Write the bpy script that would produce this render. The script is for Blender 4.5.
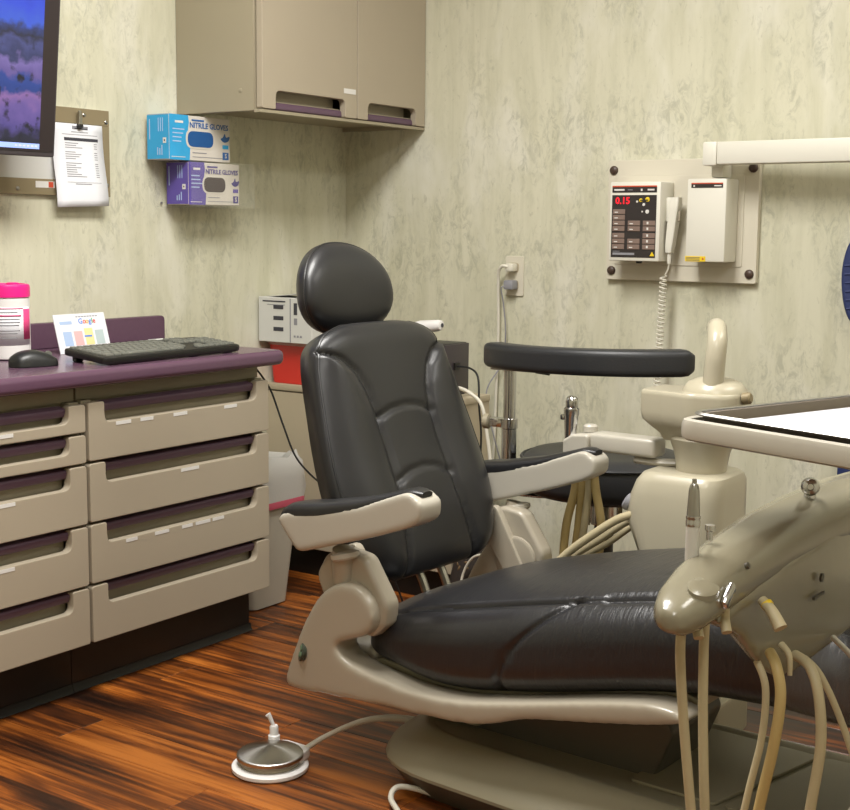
import bpy, bmesh, math, random
from mathutils import Vector, Matrix
random.seed(7)
for o in list(bpy.data.objects): bpy.data.objects.remove(o)
SC = bpy.context.scene
COL = SC.collection
PI = math.pi

# ------------------------------------------------------------------ camera
F_PX = 1333.45
cam_d = bpy.data.cameras.new('camera'); cam = bpy.data.objects.new('camera', cam_d); COL.objects.link(cam)
cam_d.sensor_fit = 'HORIZONTAL'; cam_d.sensor_width = 36.0; cam_d.lens = F_PX / 850 * 36.0
cam_d.clip_start = 0.02; cam_d.clip_end = 50
CR = Vector((0.81976653, 0.5726164, 0.00965853)); CU = Vector((-0.08306487, 0.10219651, 0.99129012)); CF = Vector((-0.56664191, 0.81342875, -0.13134159))
m = Matrix((CR, CU, -CF)).transposed().to_4x4(); m.translation = Vector((2.741724, -3.47197648, 1.065))
cam.matrix_world = m
SC.camera = cam

# ------------------------------------------------------------------ world, exposure
w = bpy.data.worlds.new('world'); SC.world = w; w.use_nodes = True
w.node_tree.nodes['Background'].inputs[0].default_value = (0.9, 0.95, 1, 1); w.node_tree.nodes['Background'].inputs[1].default_value = 0.2
SC.view_settings.view_transform = 'Standard'; SC.view_settings.look = 'None'
SC.view_settings.exposure = 0.0; SC.view_settings.gamma = 1.0; SC.view_settings.use_curve_mapping = False

# ------------------------------------------------------------------ ceiling lamps (troffers) : positions used again by their housings
ROOM_X, ROOM_Y, ROOM_Z = 3.55, -4.4, 2.44
LAMPS = [(1.25, -1.75, 0.6, 1.2, 63.0), (2.45, -3.1, 0.6, 1.2, 17.0), (2.75, -0.75, 0.6, 1.2, 16.0)]
for (lx, ly, sx, sy, pw) in LAMPS:
    ld = bpy.data.lights.new('ceiling_lamp_light', 'AREA'); ld.shape = 'RECTANGLE'; ld.size = sx - .06; ld.size_y = sy - .06
    ld.energy = pw; ld.color = (1.0, 0.98, 0.945)
    lo = bpy.data.objects.new('ceiling_lamp_light', ld); COL.objects.link(lo); lo.location = (lx, ly, ROOM_Z - .075)

# ------------------------------------------------------------------ materials
def lin(c):
    if isinstance(c, str):
        c = [int(c[i:i+2], 16) / 255 for i in (0, 2, 4)]
    return [x / 12.92 if x <= .04045 else ((x + .055) / 1.055) ** 2.4 for x in c]
MAT = {}
def mat(name, col, rough=.5, metal=0., var=.06, vscale=6., bump=0., bscale=60., coat=0., spec=.5, emit=0., alpha=1., trans=0., sheen=0.):
    m = bpy.data.materials.new(name); m.use_nodes = True; MAT[name] = m
    nt = m.node_tree; N = nt.nodes; L = nt.links; b = N['Principled BSDF']
    c = lin(col)
    b.inputs['Roughness'].default_value = rough; b.inputs['Metallic'].default_value = metal
    b.inputs['Coat Weight'].default_value = coat; b.inputs['Coat Roughness'].default_value = .12
    b.inputs['Specular IOR Level'].default_value = spec
    b.inputs['Alpha'].default_value = alpha; b.inputs['Transmission Weight'].default_value = trans
    tc = N.new('ShaderNodeTexCoord')
    nz = N.new('ShaderNodeTexNoise'); nz.inputs['Scale'].default_value = vscale; nz.inputs['Detail'].default_value = 4
    L.new(tc.outputs['Object'], nz.inputs['Vector'])
    mx = N.new('ShaderNodeMix'); mx.data_type = 'RGBA'
    mx.inputs['A'].default_value = [x * (1 - var) for x in c] + [1]; mx.inputs['B'].default_value = [min(1, x * (1 + var)) for x in c] + [1]
    L.new(nz.outputs['Fac'], mx.inputs['Factor']); L.new(mx.outputs['Result'], b.inputs['Base Color'])
    if emit:
        b.inputs['Emission Color'].default_value = c + [1]; b.inputs['Emission Strength'].default_value = emit
    if bump:
        n2 = N.new('ShaderNodeTexNoise'); n2.inputs['Scale'].default_value = bscale; n2.inputs['Detail'].default_value = 3
        L.new(tc.outputs['Object'], n2.inputs['Vector'])
        bp = N.new('ShaderNodeBump'); bp.inputs['Strength'].default_value = bump; bp.inputs['Distance'].default_value = .002
        L.new(n2.outputs['Fac'], bp.inputs['Height']); L.new(bp.outputs['Normal'], b.inputs['Normal'])
    return m

def wallpaper():
    m = bpy.data.materials.new('wallpaper'); m.use_nodes = True; MAT['wallpaper'] = m
    nt = m.node_tree; N = nt.nodes; L = nt.links; b = N['Principled BSDF']; b.inputs['Roughness'].default_value = .62
    b.inputs['Specular IOR Level'].default_value = .3
    tc = N.new('ShaderNodeTexCoord')
    def noise(scale, vec, det=5, rough=.6, dist=0.):
        mp = N.new('ShaderNodeMapping'); mp.inputs['Scale'].default_value = vec; L.new(tc.outputs['Object'], mp.inputs['Vector'])
        n = N.new('ShaderNodeTexNoise'); n.inputs['Scale'].default_value = scale; n.inputs['Detail'].default_value = det
        n.inputs['Roughness'].default_value = rough; n.inputs['Distortion'].default_value = dist
        L.new(mp.outputs['Vector'], n.inputs['Vector']); return n.outputs['Fac']
    def ramp(src, p0, p1, c0, c1):
        r = N.new('ShaderNodeValToRGB'); r.color_ramp.elements[0].position = p0; r.color_ramp.elements[1].position = p1
        r.color_ramp.elements[0].color = c0; r.color_ramp.elements[1].color = c1; L.new(src, r.inputs['Fac']); return r.outputs['Color']
    def mix(a, bb, fac, mode='MIX'):
        x = N.new('ShaderNodeMix'); x.data_type = 'RGBA'; x.blend_type = mode
        for s, v in (('A', a), ('B', bb), ('Factor', fac)):
            if isinstance(v, (float, int)): x.inputs[s].default_value = v
            elif isinstance(v, list): x.inputs[s].default_value = v
            else: L.new(v, x.inputs[s])
        return x.outputs['Result']
    K = (0, 0, 0, 1); W = (1, 1, 1, 1)
    base = mix(lin('d2cfba') + [1], lin('cac8b1') + [1], noise(3.2, (1, 1, .45), 4))
    # vertical brushed streaks
    st = ramp(noise(16, (1, 1, .12), 5, .65, .4), .42, .66, K, W)
    c = mix(base, lin('b9b79e') + [1], mix([0, 0, 0, 1], [.6, .6, .6, 1], st))
    # pale blooms
    bl = ramp(noise(4.2, (1, 1, .5), 5, .6, .3), .52, .72, K, (.8, .8, .8, 1)); c = mix(c, lin('dddbce') + [1], bl)
    # crackled grey-green patches: fine crackle shown only inside larger patches
    patch = ramp(noise(5.5, (1, 1, .5), 5, .6, .6), .44, .58, K, W)
    crack = ramp(noise(38, (1, 1, .5), 6, .75, 1.2), .47, .62, K, W)
    cm = mix(patch, crack, 1.0, 'MULTIPLY')
    c = mix(c, lin('8f907f') + [1], mix(cm, [.45, .45, .45, 1], 1.0, 'MULTIPLY'))
    fine = ramp(noise(70, (1, 1, .4), 4, .7, 1.0), .60, .70, K, (.38, .38, .38, 1)); c = mix(c, lin('9a9781') + [1], fine)
    L.new(c, b.inputs['Base Color'])
    bp = N.new('ShaderNodeBump'); bp.inputs['Strength'].default_value = .12; bp.inputs['Distance'].default_value = .002
    L.new(cm, bp.inputs['Height']); L.new(bp.outputs['Normal'], b.inputs['Normal'])
wallpaper()

def woodmat():
    m = bpy.data.materials.new('plank_wood'); m.use_nodes = True; MAT['plank_wood'] = m
    nt = m.node_tree; N = nt.nodes; L = nt.links; b = N['Principled BSDF']
    b.inputs['Roughness'].default_value = .38
    tc = N.new('ShaderNodeTexCoord'); oi = N.new('ShaderNodeObjectInfo')
    add = N.new('ShaderNodeVectorMath'); add.operation = 'ADD'; cmb = N.new('ShaderNodeCombineXYZ')
    mu = N.new('ShaderNodeMath'); mu.operation = 'MULTIPLY'; mu.inputs[1].default_value = 37.
    L.new(oi.outputs['Random'], mu.inputs[0])
    for i in range(3): L.new(mu.outputs[0], cmb.inputs[i])
    L.new(tc.outputs['Object'], add.inputs[0]); L.new(cmb.outputs[0], add.inputs[1])
    def noise(scale, vec, det, rough, dist):
        mp = N.new('ShaderNodeMapping'); mp.inputs['Scale'].default_value = vec; L.new(add.outputs[0], mp.inputs['Vector'])
        n = N.new('ShaderNodeTexNoise'); n.inputs['Scale'].default_value = scale; n.inputs['Detail'].default_value = det
        n.inputs['Roughness'].default_value = rough; n.inputs['Distortion'].default_value = dist
        L.new(mp.outputs['Vector'], n.inputs['Vector']); return n.outputs['Fac']
    def ramp(src, els):
        r = N.new('ShaderNodeValToRGB'); e = r.color_ramp.elements
        e[0].position, e[0].color = els[0][0], lin(els[0][1]) + [1]; e[1].position, e[1].color = els[-1][0], lin(els[-1][1]) + [1]
        for p, c in els[1:-1]:
            k = e.new(p); k.color = lin(c) + [1]
        L.new(src, r.inputs['Fac']); return r.outputs['Color']
    g1 = noise(9, (.16, 1.6, 1), 6, .62, .9)
    g2 = noise(30, (.05, 2.2, 1), 5, .7, .4)
    big = noise(2.2, (.5, 1.6, 1), 3, .5, .8)
    mixv = N.new('ShaderNodeMath'); mixv.operation = 'MULTIPLY_ADD'; mixv.inputs[1].default_value = .52
    L.new(g1, mixv.inputs[0])
    m2 = N.new('ShaderNodeMath'); m2.operation = 'MULTIPLY'; m2.inputs[1].default_value = .48; L.new(g2, m2.inputs[0]); L.new(m2.outputs[0], mixv.inputs[2])
    a2 = N.new('ShaderNodeMath'); a2.operation = 'MULTIPLY_ADD'; a2.inputs[1].default_value = .55; L.new(big, a2.inputs[0]); 
    s2 = N.new('ShaderNodeMath'); s2.operation = 'SUBTRACT'; s2.inputs[1].default_value = .275; L.new(mixv.outputs[0], s2.inputs[0]); L.new(s2.outputs[0], a2.inputs[2])
    col = ramp(a2.outputs[0], [(.33, '1b0f09'), (.42, '341b0d'), (.49, '5b2f12'), (.56, '8e4d1a'), (.67, 'bd702c')])
    # per plank tint
    hs = N.new('ShaderNodeHueSaturation'); mr = N.new('ShaderNodeMapRange'); mr.inputs['To Min'].default_value = .72; mr.inputs['To Max'].default_value = 1.22
    L.new(oi.outputs['Random'], mr.inputs['Value']); L.new(mr.outputs['Result'], hs.inputs['Value']); L.new(col, hs.inputs['Color'])
    L.new(hs.outputs['Color'], b.inputs['Base Color'])
    rr = N.new('ShaderNodeMapRange'); rr.inputs['To Min'].default_value = .26; rr.inputs['To Max'].default_value = .5
    L.new(g2, rr.inputs['Value']); L.new(rr.outputs['Result'], b.inputs['Roughness'])
    bp = N.new('ShaderNodeBump'); bp.inputs['Strength'].default_value = .25; bp.inputs['Distance'].default_value = .001
    L.new(g2, bp.inputs['Height']); L.new(bp.outputs['Normal'], b.inputs['Normal'])
woodmat()

def leathermat(name, col, rough, wrinkle):
    m = bpy.data.materials.new(name); m.use_nodes = True; MAT[name] = m
    nt = m.node_tree; N = nt.nodes; L = nt.links; b = N['Principled BSDF']; c = lin(col)
    b.inputs['Base Color'].default_value = c + [1]
    b.inputs['Coat Weight'].default_value = .12; b.inputs['Coat Roughness'].default_value = .25
    tc = N.new('ShaderNodeTexCoord')
    n = N.new('ShaderNodeTexNoise'); n.inputs['Scale'].default_value = 420; n.inputs['Detail'].default_value = 2; L.new(tc.outputs['Object'], n.inputs['Vector'])
    n3 = N.new('ShaderNodeTexNoise'); n3.inputs['Scale'].default_value = 7; L.new(tc.outputs['Object'], n3.inputs['Vector'])
    mr = N.new('ShaderNodeMapRange'); mr.inputs['To Min'].default_value = rough - .07; mr.inputs['To Max'].default_value = rough + .08
    L.new(n3.outputs['Fac'], mr.inputs['Value']); L.new(mr.outputs['Result'], b.inputs['Roughness'])
    bp = N.new('ShaderNodeBump'); bp.inputs['Strength'].default_value = .10; bp.inputs['Distance'].default_value = .0006
    L.new(n.outputs['Fac'], bp.inputs['Height'])
    if wrinkle:
        # crosswise creases, running up the side of the cushion, strongest where the knee bends
        mp = N.new('ShaderNodeMapping'); mp.inputs['Scale'].default_value = (1, .12, .22); L.new(tc.outputs['Object'], mp.inputs['Vector'])
        n2 = N.new('ShaderNodeTexNoise'); n2.inputs['Scale'].default_value = 70; n2.inputs['Detail'].default_value = 4; n2.inputs['Roughness'].default_value = .6; n2.inputs['Distortion'].default_value = .5
        L.new(mp.outputs['Vector'], n2.inputs['Vector'])
        b2 = N.new('ShaderNodeBump'); b2.inputs['Distance'].default_value = .008
        sx = N.new('ShaderNodeSeparateXYZ'); L.new(tc.outputs['Object'], sx.inputs[0])
        m1 = N.new('ShaderNodeMapRange'); m1.inputs['From Min'].default_value = -.05; m1.inputs['From Max'].default_value = .42; m1.inputs['To Min'].default_value = .08; m1.inputs['To Max'].default_value = .45
        L.new(sx.outputs['X'], m1.inputs['Value']); L.new(m1.outputs['Result'], b2.inputs['Strength'])
        L.new(n2.outputs['Fac'], b2.inputs['Height']); L.new(bp.outputs['Normal'], b2.inputs['Normal']); L.new(b2.outputs['Normal'], b.inputs['Normal'])
    else:
        L.new(bp.outputs['Normal'], b.inputs['Normal'])
leathermat('black_leather', '1e1e20', .38, False)
leathermat('seat_leather', '202023', .36, True)

def screenmat():
    # wallpaper picture of a coast at dusk on the monitor
    m = bpy.data.materials.new('screen_picture'); m.use_nodes = True; MAT['screen_picture'] = m
    nt = m.node_tree; N = nt.nodes; L = nt.links; b = N['Principled BSDF']
    tc = N.new('ShaderNodeTexCoord'); sp = N.new('ShaderNodeSeparateXYZ'); L.new(tc.outputs['Object'], sp.inputs[0])
    n = N.new('ShaderNodeTexNoise'); n.inputs['Scale'].default_value = 20; n.inputs['Detail'].default_value = 6; L.new(tc.outputs['Object'], n.inputs['Vector'])
    a = N.new('ShaderNodeMath'); a.operation = 'MULTIPLY_ADD'; a.inputs[1].default_value = .10; L.new(n.outputs['Fac'], a.inputs[0]); L.new(sp.outputs['Z'], a.inputs[2])
    mr = N.new('ShaderNodeMapRange'); mr.inputs['From Min'].default_value = .06; mr.inputs['From Max'].default_value = .44; L.new(a.outputs[0], mr.inputs['Value'])
    r = N.new('ShaderNodeValToRGB'); e = r.color_ramp.elements
    stops = [(0, '1a1c2c'), (.10, '23243c'), (.16, '564a8e'), (.25, '6f5aa0'), (.33, '8f6aa8'), (.37, '24408a'), (.43, '2b4796'), (.47, '6a5a9c'), (.54, '7d6cae'), (.58, '343a66'), (.64, '4a4f86'), (.68, '2a2c44'), (.73, '33407a'), (.77, '3f62d8'), (.88, '3450dc'), (1, '2d40c4')]
    e[0].position, e[0].color = 0, lin(stops[0][1]) + [1]; e[1].position, e[1].color = 1, lin(stops[-1][1]) + [1]
    for p, c in stops[1:-1]:
        k = e.new(p); k.color = lin(c) + [1]
    L.new(mr.outputs['Result'], r.inputs['Fac'])
    n2 = N.new('ShaderNodeTexNoise'); n2.inputs['Scale'].default_value = 24; n2.inputs['Detail'].default_value = 5; L.new(tc.outputs['Object'], n2.inputs['Vector'])
    r2 = N.new('ShaderNodeValToRGB'); r2.color_ramp.elements[0].position = .56; r2.color_ramp.elements[1].position = .66; L.new(n2.outputs['Fac'], r2.inputs['Fac'])
    mz = N.new('ShaderNodeMapRange'); mz.inputs['From Min'].default_value = .30; mz.inputs['From Max'].default_value = .26; L.new(sp.outputs['Z'], mz.inputs['Value'])
    mm = N.new('ShaderNodeMath'); mm.operation = 'MULTIPLY'; L.new(r2.outputs['Color'], mm.inputs[0]); L.new(mz.outputs['Result'], mm.inputs[1])
    mx = N.new('ShaderNodeMix'); mx.data_type = 'RGBA'; L.new(mm.outputs[0], mx.inputs['Factor']); L.new(r.outputs['Color'], mx.inputs['A']); mx.inputs['B'].default_value = lin('15172a') + [1]
    b.inputs['Base Color'].default_value = (.01, .01, .01, 1); b.inputs['Roughness'].default_value = .3
    L.new(mx.outputs['Result'], b.inputs['Emission Color']); b.inputs['Emission Strength'].default_value = 1.0
screenmat()

mat('ceiling_white', 'dddcd6', .8, bump=.2, bscale=120)
mat('lamp_diffuser', 'fff6e4', .5, emit=2.0)
mat('white_metal', 'dcdad2', .4)
mat('cabinet_tan', '9a917b', .5, var=.03)
mat('cabinet_light', 'a69b88', .5, var=.03)
mat('rear_tan', 'b3a78f', .5, var=.03)
mat('purple_laminate', '5e4456', .26, var=.06, vscale=90, spec=.5)
mat('purple_pull', '5a4455', .45)
mat('toe_black', '161513', .4)
mat('label_white', 'd8d6d2', .6)
mat('shell_beige', 'a59d8d', .3, var=.03, coat=.25)
mat('shell_white', 'b7b2a6', .3, var=.03, coat=.25)
mat('base_beige', '96907a', .42, var=.04)
mat('base_dark', '4f4b40', .5, var=.05)
mat('unit_beige', 'b3ac97', .32, var=.03, coat=.2)
mat('delivery_beige', '847e6a', .26, var=.04, coat=.35)
mat('hose_cream', 'b5a988', .5, var=.04)
mat('hose_yellow', 'b59f6a', .5, var=.05)
mat('cord_white', 'd6d2c4', .45)
mat('cord_black', '1c1c1c', .5)
mat('chrome', 'c8c8c8', .16, 1.)
mat('steel', 'a9a7a2', .28, 1., var=.12, vscale=30)
m_ = mat('spun_steel', 'b4b2ae', .3, 1.)
_b = m_.node_tree.nodes['Principled BSDF']; _b.inputs['Anisotropic'].default_value = .85
_t = m_.node_tree.nodes.new('ShaderNodeTangent'); _t.direction_type = 'RADIAL'; _t.axis = 'Z'; m_.node_tree.links.new(_t.outputs[0], _b.inputs['Tangent'])
mat('tray_grey', '6f665c', .35, .55)
mat('paper_white', 'e4e5ea', .7, var=.02)
mat('liner_paper', 'c6c8d2', .7, var=.02)
mat('plastic_black', '1e1f1f', .38, bump=.1, bscale=300)
mat('key_black', '6a6b63', .5)
mat('stool_black', '242528', .45, bump=.15, bscale=250)
mat('xray_white', 'dcd9cd', .42, var=.02)
mat('xray_plate', 'cfc9b8', .45, var=.03)
mat('bolt_brown', '45352d', .4)
mat('panel_black', '2f2a29', .35)
mat('button_taupe', '7d6a60', .5)
mat('led_red', 'e0182a', .4, emit=.9)
mat('stripe_red', 'c0492c', .5)
mat('yellow_sign', 'e0c11e', .5)
mat('ink_dark', '3a3a42', .6)
mat('ink_grey', '8a8a90', .6)
mat('bracket_brown', '8d8064', .45, .2)
mat('board_white', 'cfcfcb', .5)
mat('monitor_bezel', '3b3538', .4)
mat('bezel_inner', '2a2224', .35)
mat('taskbar_blue', '8fa6ee', .4, emit=.55)
mat('box_blue', '2f9fd6', .45, var=.14, vscale=18)
mat('box_blue_hole', '15508e', .6)
mat('box_purple', '5b4b9e', .45, var=.14, vscale=18)
mat('box_purple_hole', '3d3034', .6)
mat('box_white', 'cfc9c0', .5, var=.03)
mat('logo_blue', '2f5f9e', .5)
mat('logo_purple', '4a3f86', .5)
mat('acrylic', 'd8d8c8', .08, alpha=.05)
mat('clear_film', 'd8d8d8', .12, alpha=.10, bump=.5, bscale=18)
mat('wipe_white', 'e6e4e2', .35)
mat('wipe_pink', 'e81f86', .35)
mat('label_pink', 'd7467f', .5)
mat('red_bin', 'cf2a1f', .3, coat=.2)
mat('red_rim', 'b8837c', .3)
mat('carton_white', 'cfcfca', .6, var=.03)
mat('bin_white', 'aaa496', .5)
mat('bag_white', 'cfcdc8', .3, alpha=.72, bump=.7, bscale=26)
mat('bag_pink', 'b04a5e', .4)
mat('badge_dark', '3c4438', .35)
mat('badge_green', '6d8a6c', .4)
mat('navy', '24305e', .6)
mat('brown_cloth', '2a211b', .8)
mat('leaf_cloth', '6d573b', .8)
mat('cream_cup', 'c9c6bf', .4)
mat('orange_print', 'e0a13a', .6)
mat('pastel_blue', 'a9bfe0', .6)
mat('pastel_pink', 'e8b4b4', .6)
mat('pastel_yellow', 'f0dc9c', .6)
mat('pastel_grey', 'b6c6c6', .6)
mat('google_blue', '4a86e0', .6); mat('google_red', 'd8483a', .6); mat('google_yellow', 'e8b52c', .6); mat('google_green', '3fa457', .6)

# ------------------------------------------------------------------ object helpers
def finish(name, bm, m, parent=None, smooth=True, angle=40, soft=0., iters=10):
    me = bpy.data.meshes.new(name)
    caps = smooth and any(len(f.verts) > 8 for f in bm.faces)
    bmesh.ops.recalc_face_normals(bm, faces=bm.faces[:])
    if smooth:
        lim = math.radians(angle)
        for f in bm.faces: f.smooth = True
        for e in bm.edges:
            if len(e.link_faces) == 2 and e.link_faces[0].normal.length > 0 and e.link_faces[1].normal.length > 0:
                if e.calc_face_angle(0) > lim: e.smooth = False
    bm.to_mesh(me); bm.free()
    me.materials.append(MAT[m] if isinstance(m, str) else m)
    o = bpy.data.objects.new(name, me); COL.objects.link(o)
    if parent is not None: o.parent = parent
    if soft:
        for p in me.polygons: p.use_smooth = True
        md = o.modifiers.new('remesh', 'REMESH'); md.mode = 'VOXEL'; md.voxel_size = soft; md.use_smooth_shade = True
        md = o.modifiers.new('smooth', 'SMOOTH'); md.factor = .6; md.iterations = iters
    elif caps:
        md = o.modifiers.new('weighted', 'WEIGHTED_NORMAL'); md.keep_sharp = True; md.weight = 80
    return o
def tag(o, label, cat, group=None):
    o['label'] = label; o['category'] = cat
    if group: o['group'] = group
    return o
def thing(name, label, cat, loc=(0, 0, 0), rz=0., group=None):
    o = bpy.data.objects.new(name, None); COL.objects.link(o); o.location = loc; o.rotation_euler = (0, 0, rz)
    o.empty_display_size = .05
    return tag(o, label, cat, group)
def structure(o): o['kind'] = 'structure'; return o

def box(bm, x0, x1, y0, y1, z0, z1, bev=0., seg=2, M=None):
    r = bmesh.ops.create_cube(bm, size=1.0); vs = r['verts']
    for v in vs:
        v.co = Vector((x0 + (v.co.x + .5) * (x1 - x0), y0 + (v.co.y + .5) * (y1 - y0), z0 + (v.co.z + .5) * (z1 - z0)))
    if bev:
        es = list({e for v in vs for e in v.link_edges})
        r2 = bmesh.ops.bevel(bm, geom=es, offset=bev, segments=seg, affect='EDGES', profile=.5)
        vs = list({v for f in r2['faces'] for v in f.verts} | {v for v in vs if v.is_valid})
    if M is not None:
        for v in vs: v.co = M @ v.co
    return bm
def B(*a, **k):
    bm = bmesh.new(); return box(bm, *a, **k)

def roundpoly(pts, r, n=5):
    out = []; N = len(pts)
    for i in range(N):
        p0 = Vector(pts[i - 1][:2]); p1 = Vector(pts[i][:2]); p2 = Vector(pts[(i + 1) % N][:2])
        rr = pts[i][2] if len(pts[i]) > 2 else r
        a = p0 - p1; b = p2 - p1; la, lb = a.length, b.length
        if rr <= 0 or la < 1e-6 or lb < 1e-6: out.append((p1.x, p1.y)); continue
        a /= la; b /= lb; ang = a.angle(b)
        if ang > PI - .02: out.append((p1.x, p1.y)); continue
        d = min(rr / math.tan(ang / 2), la * .49, lb * .49)
        s = p1 + a * d; e = p1 + b * d
        for k in range(n + 1):
            t = k / n; q = s * (1 - t) ** 2 + p1 * 2 * t * (1 - t) + e * t * t
            out.append((q.x, q.y))
    return out
def smoothpoly(pts, n=6):
    out = []; N = len(pts)
    for i in range(N):
        p0, p1, p2, p3 = (Vector(pts[(i + k) % N]) for k in (-1, 0, 1, 2))
        for k in range(n):
            t = k / n
            q = .5 * ((2 * p1) + (-p0 + p2) * t + (2 * p0 - 5 * p1 + 4 * p2 - p3) * t * t + (-p0 + 3 * p1 - 3 * p2 + p3) * t ** 3)
            out.append((q.x, q.y))
    return out
def inset(poly, d):
    N = len(poly); A = sum(poly[i - 1][0] * poly[i][1] - poly[i][0] * poly[i - 1][1] for i in range(N))
    s = 1 if A > 0 else -1; out = []
    for i in range(N):
        p0 = Vector(poly[i - 1]); p1 = Vector(poly[i]); p2 = Vector(poly[(i + 1) % N])
        e1 = p1 - p0; e2 = p2 - p1
        if e1.length < 1e-9: e1 = e2
        if e2.length < 1e-9: e2 = e1
        n1 = Vector((-e1.y, e1.x)).normalized(); n2 = Vector((-e2.y, e2.x)).normalized()
        n = n1 + n2
        if n.length < 1e-6: n = n1
        n.normalize(); k = 1 / max(.35, n.dot(n1))
        q = p1 + n * s * d * k; out.append((q.x, q.y))
    return out
def prism(poly, h0, h1, bev=0., seg=3, fn=None, bm=None):
    """poly in (a,b), extruded from h0 to h1 along c; fn maps (a,b,c) -> xyz"""
    bm = bm or bmesh.new(); fn = fn or (lambda a, b, c: (a, b, c))
    rings = []
    if bev > 0:
        for k in range(seg + 1):
            t = k / seg * PI / 2; rings.append((inset(poly, bev * (1 - math.sin(t))), h0 + bev * (1 - math.cos(t))))
        for k in range(seg + 1):
            t = k / seg * PI / 2; rings.append((inset(poly, bev * (1 - math.cos(t))), h1 - bev * (1 - math.sin(t))))
    else: rings = [(poly, h0), (poly, h1)]
    R = [[bm.verts.new(fn(a, b, h)) for a, b in p] for p, h in rings]; N = len(poly)
    for r0, r1 in zip(R, R[1:]):
        for i in range(N): bm.faces.new((r0[i - 1], r0[i], r1[i], r1[i - 1]))
    bm.faces.new(R[0][::-1]); bm.faces.new(R[-1])
    return bm
def loft(rings, bm=None, cap=True, closed=True):
    bm = bm or bmesh.new(); R = [[bm.verts.new(p) for p in r] for r in rings]; N = len(R[0])
    for r0, r1 in zip(R, R[1:]):
        for i in range(0 if closed else 1, N): bm.faces.new((r0[i - 1], r0[i], r1[i], r1[i - 1]))
    if cap: bm.faces.new(R[0][::-1]); bm.faces.new(R[-1])
    return bm
def spline(pts, n=8):
    P = [Vector(p) for p in pts]; out = []
    for i in range(len(P) - 1):
        p0 = P[max(i - 1, 0)]; p1 = P[i]; p2 = P[i + 1]; p3 = P[min(i + 2, len(P) - 1)]
        for k in range(n):
            t = k / n
            out.append(.5 * ((2 * p1) + (-p0 + p2) * t + (2 * p0 - 5 * p1 + 4 * p2 - p3) * t * t + (-p0 + 3 * p1 - 3 * p2 + p3) * t ** 3))
    out.append(P[-1]); return out
def tube(pts, r, seg=10, n=8, bm=None, smooth=True, flat=1.):
    P = spline(pts, n) if smooth else [Vector(p) for p in pts]
    rr = r if callable(r) else (lambda t: r)
    T = (P[1] - P[0]).normalized(); up = Vector((0, 0, 1)) if abs(T.z) < .9 else Vector((1, 0, 0))
    X = T.cross(up).normalized(); rings = []
    for i, p in enumerate(P):
        t = (P[min(i + 1, len(P) - 1)] - P[max(i - 1, 0)])
        if t.length > 1e-9:
            t.normalize(); X = (X - t * X.dot(t)); X = X.normalized() if X.length > 1e-6 else t.orthogonal().normalized(); T = t
        Y = T.cross(X); q = rr(i / (len(P) - 1))
        rings.append([p + X * math.cos(a) * q + Y * math.sin(a) * q * flat for a in (2 * PI * k / seg for k in range(seg))])
    return loft(rings, bm)
def lathe(prof, c=(0, 0, 0), seg=28, bm=None, M=None):
    rings = []
    for r, z in prof:
        ring = [Vector((math.cos(2 * PI * k / seg) * max(r, 1e-4), math.sin(2 * PI * k / seg) * max(r, 1e-4), z)) for k in range(seg)]
        if M is not None: ring = [M @ p for p in ring]
        rings.append([p + Vector(c) for p in ring])
    return loft(rings, bm)
def axis_matrix(d):
    d = Vector(d).normalized(); return d.to_track_quat('Z', 'Y').to_matrix()
def lettering(name, txt, size, m, parent, loc, right, up, align='CENTER', depth=.0006, bold=.0):
    cu = bpy.data.curves.new('t', 'FONT'); cu.body = txt; cu.size = size; cu.align_x = align; cu.align_y = 'CENTER'; cu.extrude = depth / 2; cu.offset = bold; cu.resolution_u = 2
    to = bpy.data.objects.new('t', cu); me = bpy.data.meshes.new_from_object(to)
    bpy.data.objects.remove(to); bpy.data.curves.remove(cu)
    r = Vector(right).normalized(); u = Vector(up).normalized(); n = r.cross(u)
    M = Matrix((r, u, n)).transposed().to_4x4(); M.translation = Vector(loc)
    me.transform(M); me.materials.clear(); me.materials.append(MAT[m]); me.name = name
    o = bpy.data.objects.new(name, me); COL.objects.link(o); o.parent = parent
    return o
def interp(x, tab):
    if x <= tab[0][0]: return tab[0][1]
    for (a, va), (b, vb) in zip(tab, tab[1:]):
        if x <= b:
            t = (x - a) / (b - a); return va + (vb - va) * t
    return tab[-1][1]
def sinterp(x, tab):
    if x <= tab[0][0]: return tab[0][1]
    n = len(tab)
    for i in range(n - 1):
        if x <= tab[i + 1][0]:
            x1, y1 = tab[i]; x2, y2 = tab[i + 1]
            m1 = (y2 - tab[i - 1][1]) / (x2 - tab[i - 1][0]) if i > 0 else (y2 - y1) / (x2 - x1)
            m2 = (tab[i + 2][1] - y1) / (tab[i + 2][0] - x1) if i + 2 < n else (y2 - y1) / (x2 - x1)
            h = x2 - x1; t = (x - x1) / h
            return (2*t**3 - 3*t**2 + 1)*y1 + (t**3 - 2*t**2 + t)*h*m1 + (-2*t**3 + 3*t**2)*y2 + (t**3 - t**2)*h*m2
    return tab[-1][1]
def copy_tree(o, parent=None):
    c = o.copy(); COL.objects.link(c); c.parent = parent
    for ch in o.children: copy_tree(ch, c)
    return c

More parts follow.
